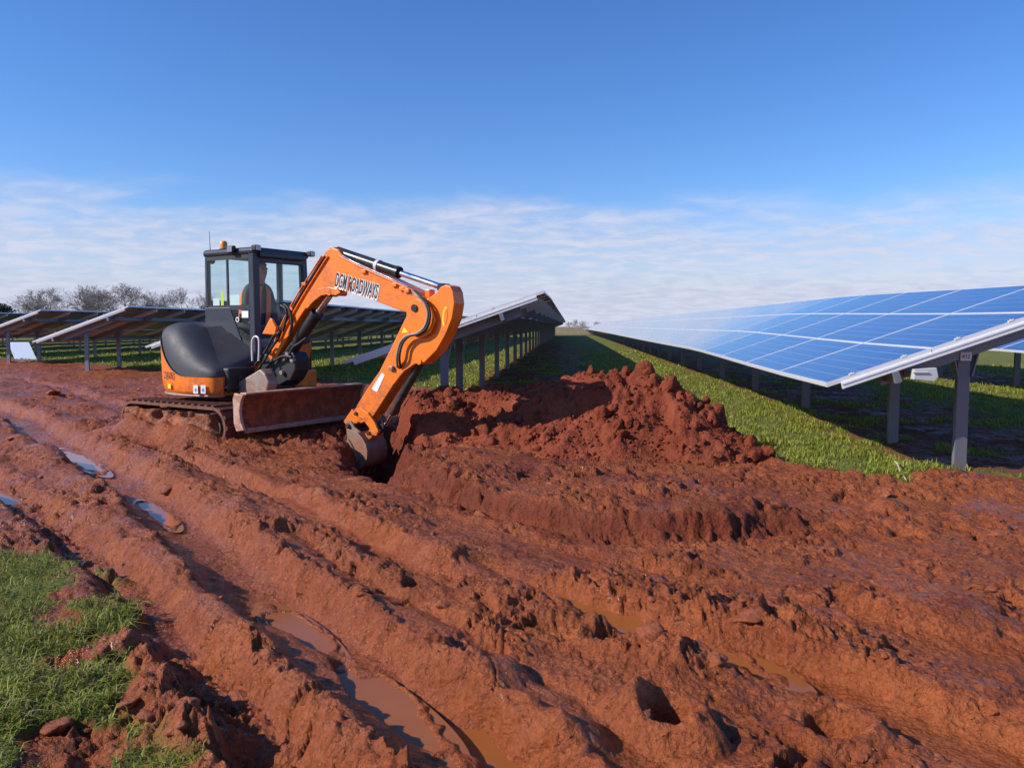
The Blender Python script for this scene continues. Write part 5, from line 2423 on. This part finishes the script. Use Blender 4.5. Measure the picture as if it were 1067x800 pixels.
# ------------------------------------------------------------------ far things
def tree_mesh(seed, h, spread):
    r2 = random.Random(seed)
    m = MB()
    tw = MB()

    def grow(p, d, L, r, depth):
        n = 3 if depth < 2 else 2
        pts = [p]
        rad = [r]
        q = p.copy()
        dd = d.copy()
        for k in range(n):
            dd = (dd + Vector((r2.gauss(0, .16), r2.gauss(0, .16), r2.gauss(.05, .10)))).normalized()
            q = q + dd * (L / n)
            pts.append(q.copy())
            rad.append(max(.012, r * (1 - .42 * (k + 1) / n)))
        (m if depth < 3 else tw).path(pts, rad, 5 if depth < 2 else 3, 0, False)
        if depth >= 6 or L < .28:
            return
        nb = (5, 4, 4, 3, 3, 3)[depth]
        for b in range(nb):
            i = r2.randint(1, n) if b else n
            a = r2.uniform(0, 2 * math.pi)
            tilt = r2.uniform(.35, .95) * spread
            ax = dd.orthogonal().normalized()
            ax = Matrix.Rotation(a, 3, dd) @ ax
            nd = Matrix.Rotation(tilt, 3, ax) @ dd
            nd.z += .12
            nd.normalize()
            grow(pts[i], nd, L * r2.uniform(.58, .78), rad[i] * .62, depth + 1)
    grow(Vector((0, 0, -.2)), Vector((0, 0, 1)), h * .28, h * .022, 0)
    return m.mesh('trunk', MAT['bark']), tw.mesh('crown', MAT['twig'])


def far_trees():
    var = [tree_mesh(s, 10.0, sp) for s, sp in ((1, 1.0), (2, 1.12), (3, .95), (4, 1.05))]
    # px centre, crown top px y, distance, variant, width factor
    spots = [(33, 301, 150, 0, .9, 'leafless tree at the left end of the tree line, left of the pale array edge'),
             (56, 299, 146, 1, 1.0, 'rounded leafless tree, second from the left in the tree line'),
             (83, 298, 150, 2, 1.0, 'leafless tree standing third from the left in the tree line'),
             (106, 297, 144, 3, 1.05, 'dense leafless tree in the middle of the left tree line'),
             (136, 294, 140, 1, 1.15, 'tallest leafless tree, directly above the bright array edge by the excavator'),
             (158, 304, 150, 0, .9, 'low leafless tree right of the tallest one'),
             (183, 303, 156, 2, .8, 'small leafless tree left of the excavator cab'),
             (198, 299, 150, 3, .85, 'leafless tree beside the excavator cab, rightmost of the left tree line')]
    for px, ty, D, vi, wf, label in spots:
        p = at_depth(px, 340, D)
        top = at_depth(px, ty, D)
        g = float(base_z(np.array([p[0]]), np.array([p[1]]))[0])
        root = empty('bare_tree', (p[0], p[1], g), rnd.uniform(0, 6))
        tag(root, label, 'tree', 'leafless trees on the horizon')
        tk, cr = var[vi]
        zmax = max(v.co.z for v in cr.vertices)
        s = (top[2] - g) / zmax
        for nm, me in (('trunk', tk), ('crown', cr)):
            o = link_mesh(nm, me, root)
            o.scale = (s * wf * 1.25, s * wf * 1.25, s)
    # distant ones beyond the grass lane
    for px, ty, D, vi, label in ((592, 335, 260, 1, 'tiny distant leafless tree beyond the end of the grass lane'), (603, 332.5, 240, 3, 'slightly taller distant leafless tree above the pale fence'),
                                 (619, 334.5, 230, 2, 'tiny distant leafless tree at the far tip of the right-hand row')):
        p = at_depth(px, 340, D)
        top = at_depth(px, ty, D)
        g = float(base_z(np.array([p[0]]), np.array([p[1]]))[0])
        root = empty('bare_tree', (p[0], p[1], g), rnd.uniform(0, 6))
        tag(root, label, 'tree', 'leafless trees on the horizon')
        tk, cr = var[vi]
        zmax = max(v.co.z for v in cr.vertices)
        s = (top[2] - g) / zmax
        for nm, me in (('trunk', tk), ('crown', cr)):
            o = link_mesh(nm, me, root)
            o.scale = (s * 1.3, s * 1.3, s)
    # evergreen at the left edge
    p = at_depth(2, 340, 120)
    root = empty('evergreen_tree', (p[0], p[1], -.1))
    tag(root, 'dark evergreen tree cut by the left picture edge', 'tree')
    r2 = random.Random(9)
    m = MB()
    m.path([(0, 0, -.2), (0, .1, 2), (.1, 0, 4.2)], [.22, .16, .06], 7)
    m.build('trunk', MAT['bark'], root)
    m = MB()
    for k in range(2600):
        a, b, c = r2.gauss(0, 1), r2.gauss(0, 1), r2.gauss(0, 1)
        n = math.sqrt(a * a + b * b + c * c)
        rr = r2.random() ** .4
        lob = 1 + .25 * math.sin(3 * math.atan2(b, a) + 2 * c)
        q = Vector((a / n * 1.7 * rr * lob, b / n * 1.7 * rr * lob, 3.2 + c / n * 1.75 * rr))
        t = Vector((r2.gauss(0, 1), r2.gauss(0, 1), r2.gauss(0, 1))).normalized()
        u = t.orthogonal().normalized()
        w = t.cross(u)
        s = r2.uniform(.10, .22)
        m.add([q - u * s, q + w * s * .5, q + u * s, q - w * s * .5], [(0, 1, 2, 3)])
    m.build('crown', MAT['ivy'], root)


far_trees()


def far_fence():
    D = 118
    a = at_depth(566, 345, D)
    b = at_depth(618, 345, D)
    root = empty('fence', (a[0], a[1], 0))
    tag(root, 'low pale wooden fence closing the far end of the grass lane', 'fence')
    L = math.hypot(b[0] - a[0], b[1] - a[1])
    dx, dy = (b[0] - a[0]) / L, (b[1] - a[1]) / L
    g = float(base_z(np.array([0.0]), np.array([D]))[0])
    n = 9
    pm = MB().box(-.07, .07, -.07, .07, -.3, 1.25).mesh('post', MAT['wood'])
    for i in range(n):
        link_mesh('post', pm, root, (dx * L * i / (n - 1), dy * L * i / (n - 1), g))
    for z in (.25, .52, .79, 1.06):
        m = MB()
        m.bar((0, -.09, g + z), (dx * L, dy * L - .09, g + z), .04, .20)
        m.build('rail', MAT['wood'], root)


far_fence()


def leaning_sheet():
    D = 31.5
    P = [at_depth(8, 356.5, D + .3), at_depth(30, 356.5, D + .3), at_depth(38, 369, D - .3), at_depth(15, 369.5, D - .3)]
    g = float(base_z(np.array([0.0]), np.array([D]))[0])
    P[2][2] = P[3][2] = g
    c = (P[2] + P[3]) / 2
    root = empty('leaning_sheet', (c[0], c[1], g))
    tag(root, 'pale blue sheet propped at a slant under the left-hand row', 'sheet')
    V_ = [Vector(p) - Vector((c[0], c[1], g)) for p in P]
    n = (V_[1] - V_[0]).cross(V_[3] - V_[0]).normalized() * .02
    m = MB()
    m.add([v for v in V_] + [v + n for v in V_], [(0, 1, 2, 3), (7, 6, 5, 4), (0, 4, 5, 1), (1, 5, 6, 2), (2, 6, 7, 3), (3, 7, 4, 0)])
    m.build('sheet', MAT['board'], root)
    m = MB()
    for t in (.15, .85):
        a = V_[0].lerp(V_[1], t) + n * 1.5
        b = a + Vector((0, .35, 0))
        b.z = -.05
        m.bar(a, b, .04, .04)
    m.build('prop', MAT['galv'], root)


leaning_sheet()


def small_bits():
    # pale broken stalk in the grass edge, and a cane leaning on the near post
    a, b = gnd(932, 489), gnd(944, 503)
    za, zb = tz(a[0], a[1]), tz(b[0], b[1])
    m = MB()
    c = Vector((a[0], a[1], za + .07))
    d = Vector((b[0], b[1], zb + .03))
    pts = [c.lerp(d, t) + Vector((.006 * math.sin(9 * t), 0, .01 * math.sin(6 * t))) for t in (0, .2, .4, .6, .8, 1)]
    m.path(pts, [.006, .010, .007, .010, .007, .005], 8)
    o = m.build('dead_stalk', MAT['straw'])
    tag(o, 'pale broken stalk lying in the grass edge left of the near post', 'stalk')
    p = gnd(1010, 492)
    q = at_depth(1002, 462, p[1] * math.cos(YAW) + .25)
    z0 = tz(p[0], p[1])
    m = MB()
    m.path([(p[0], p[1], z0 - .02), tuple((np.array([p[0], p[1], z0]) + q) / 2), tuple(q)], [.008, .007, .006], 6)
    o = m.build('cane', MAT['cane'])
    tag(o, 'thin brown cane leaning against the nearest steel post on the right', 'cane')


small_bits()
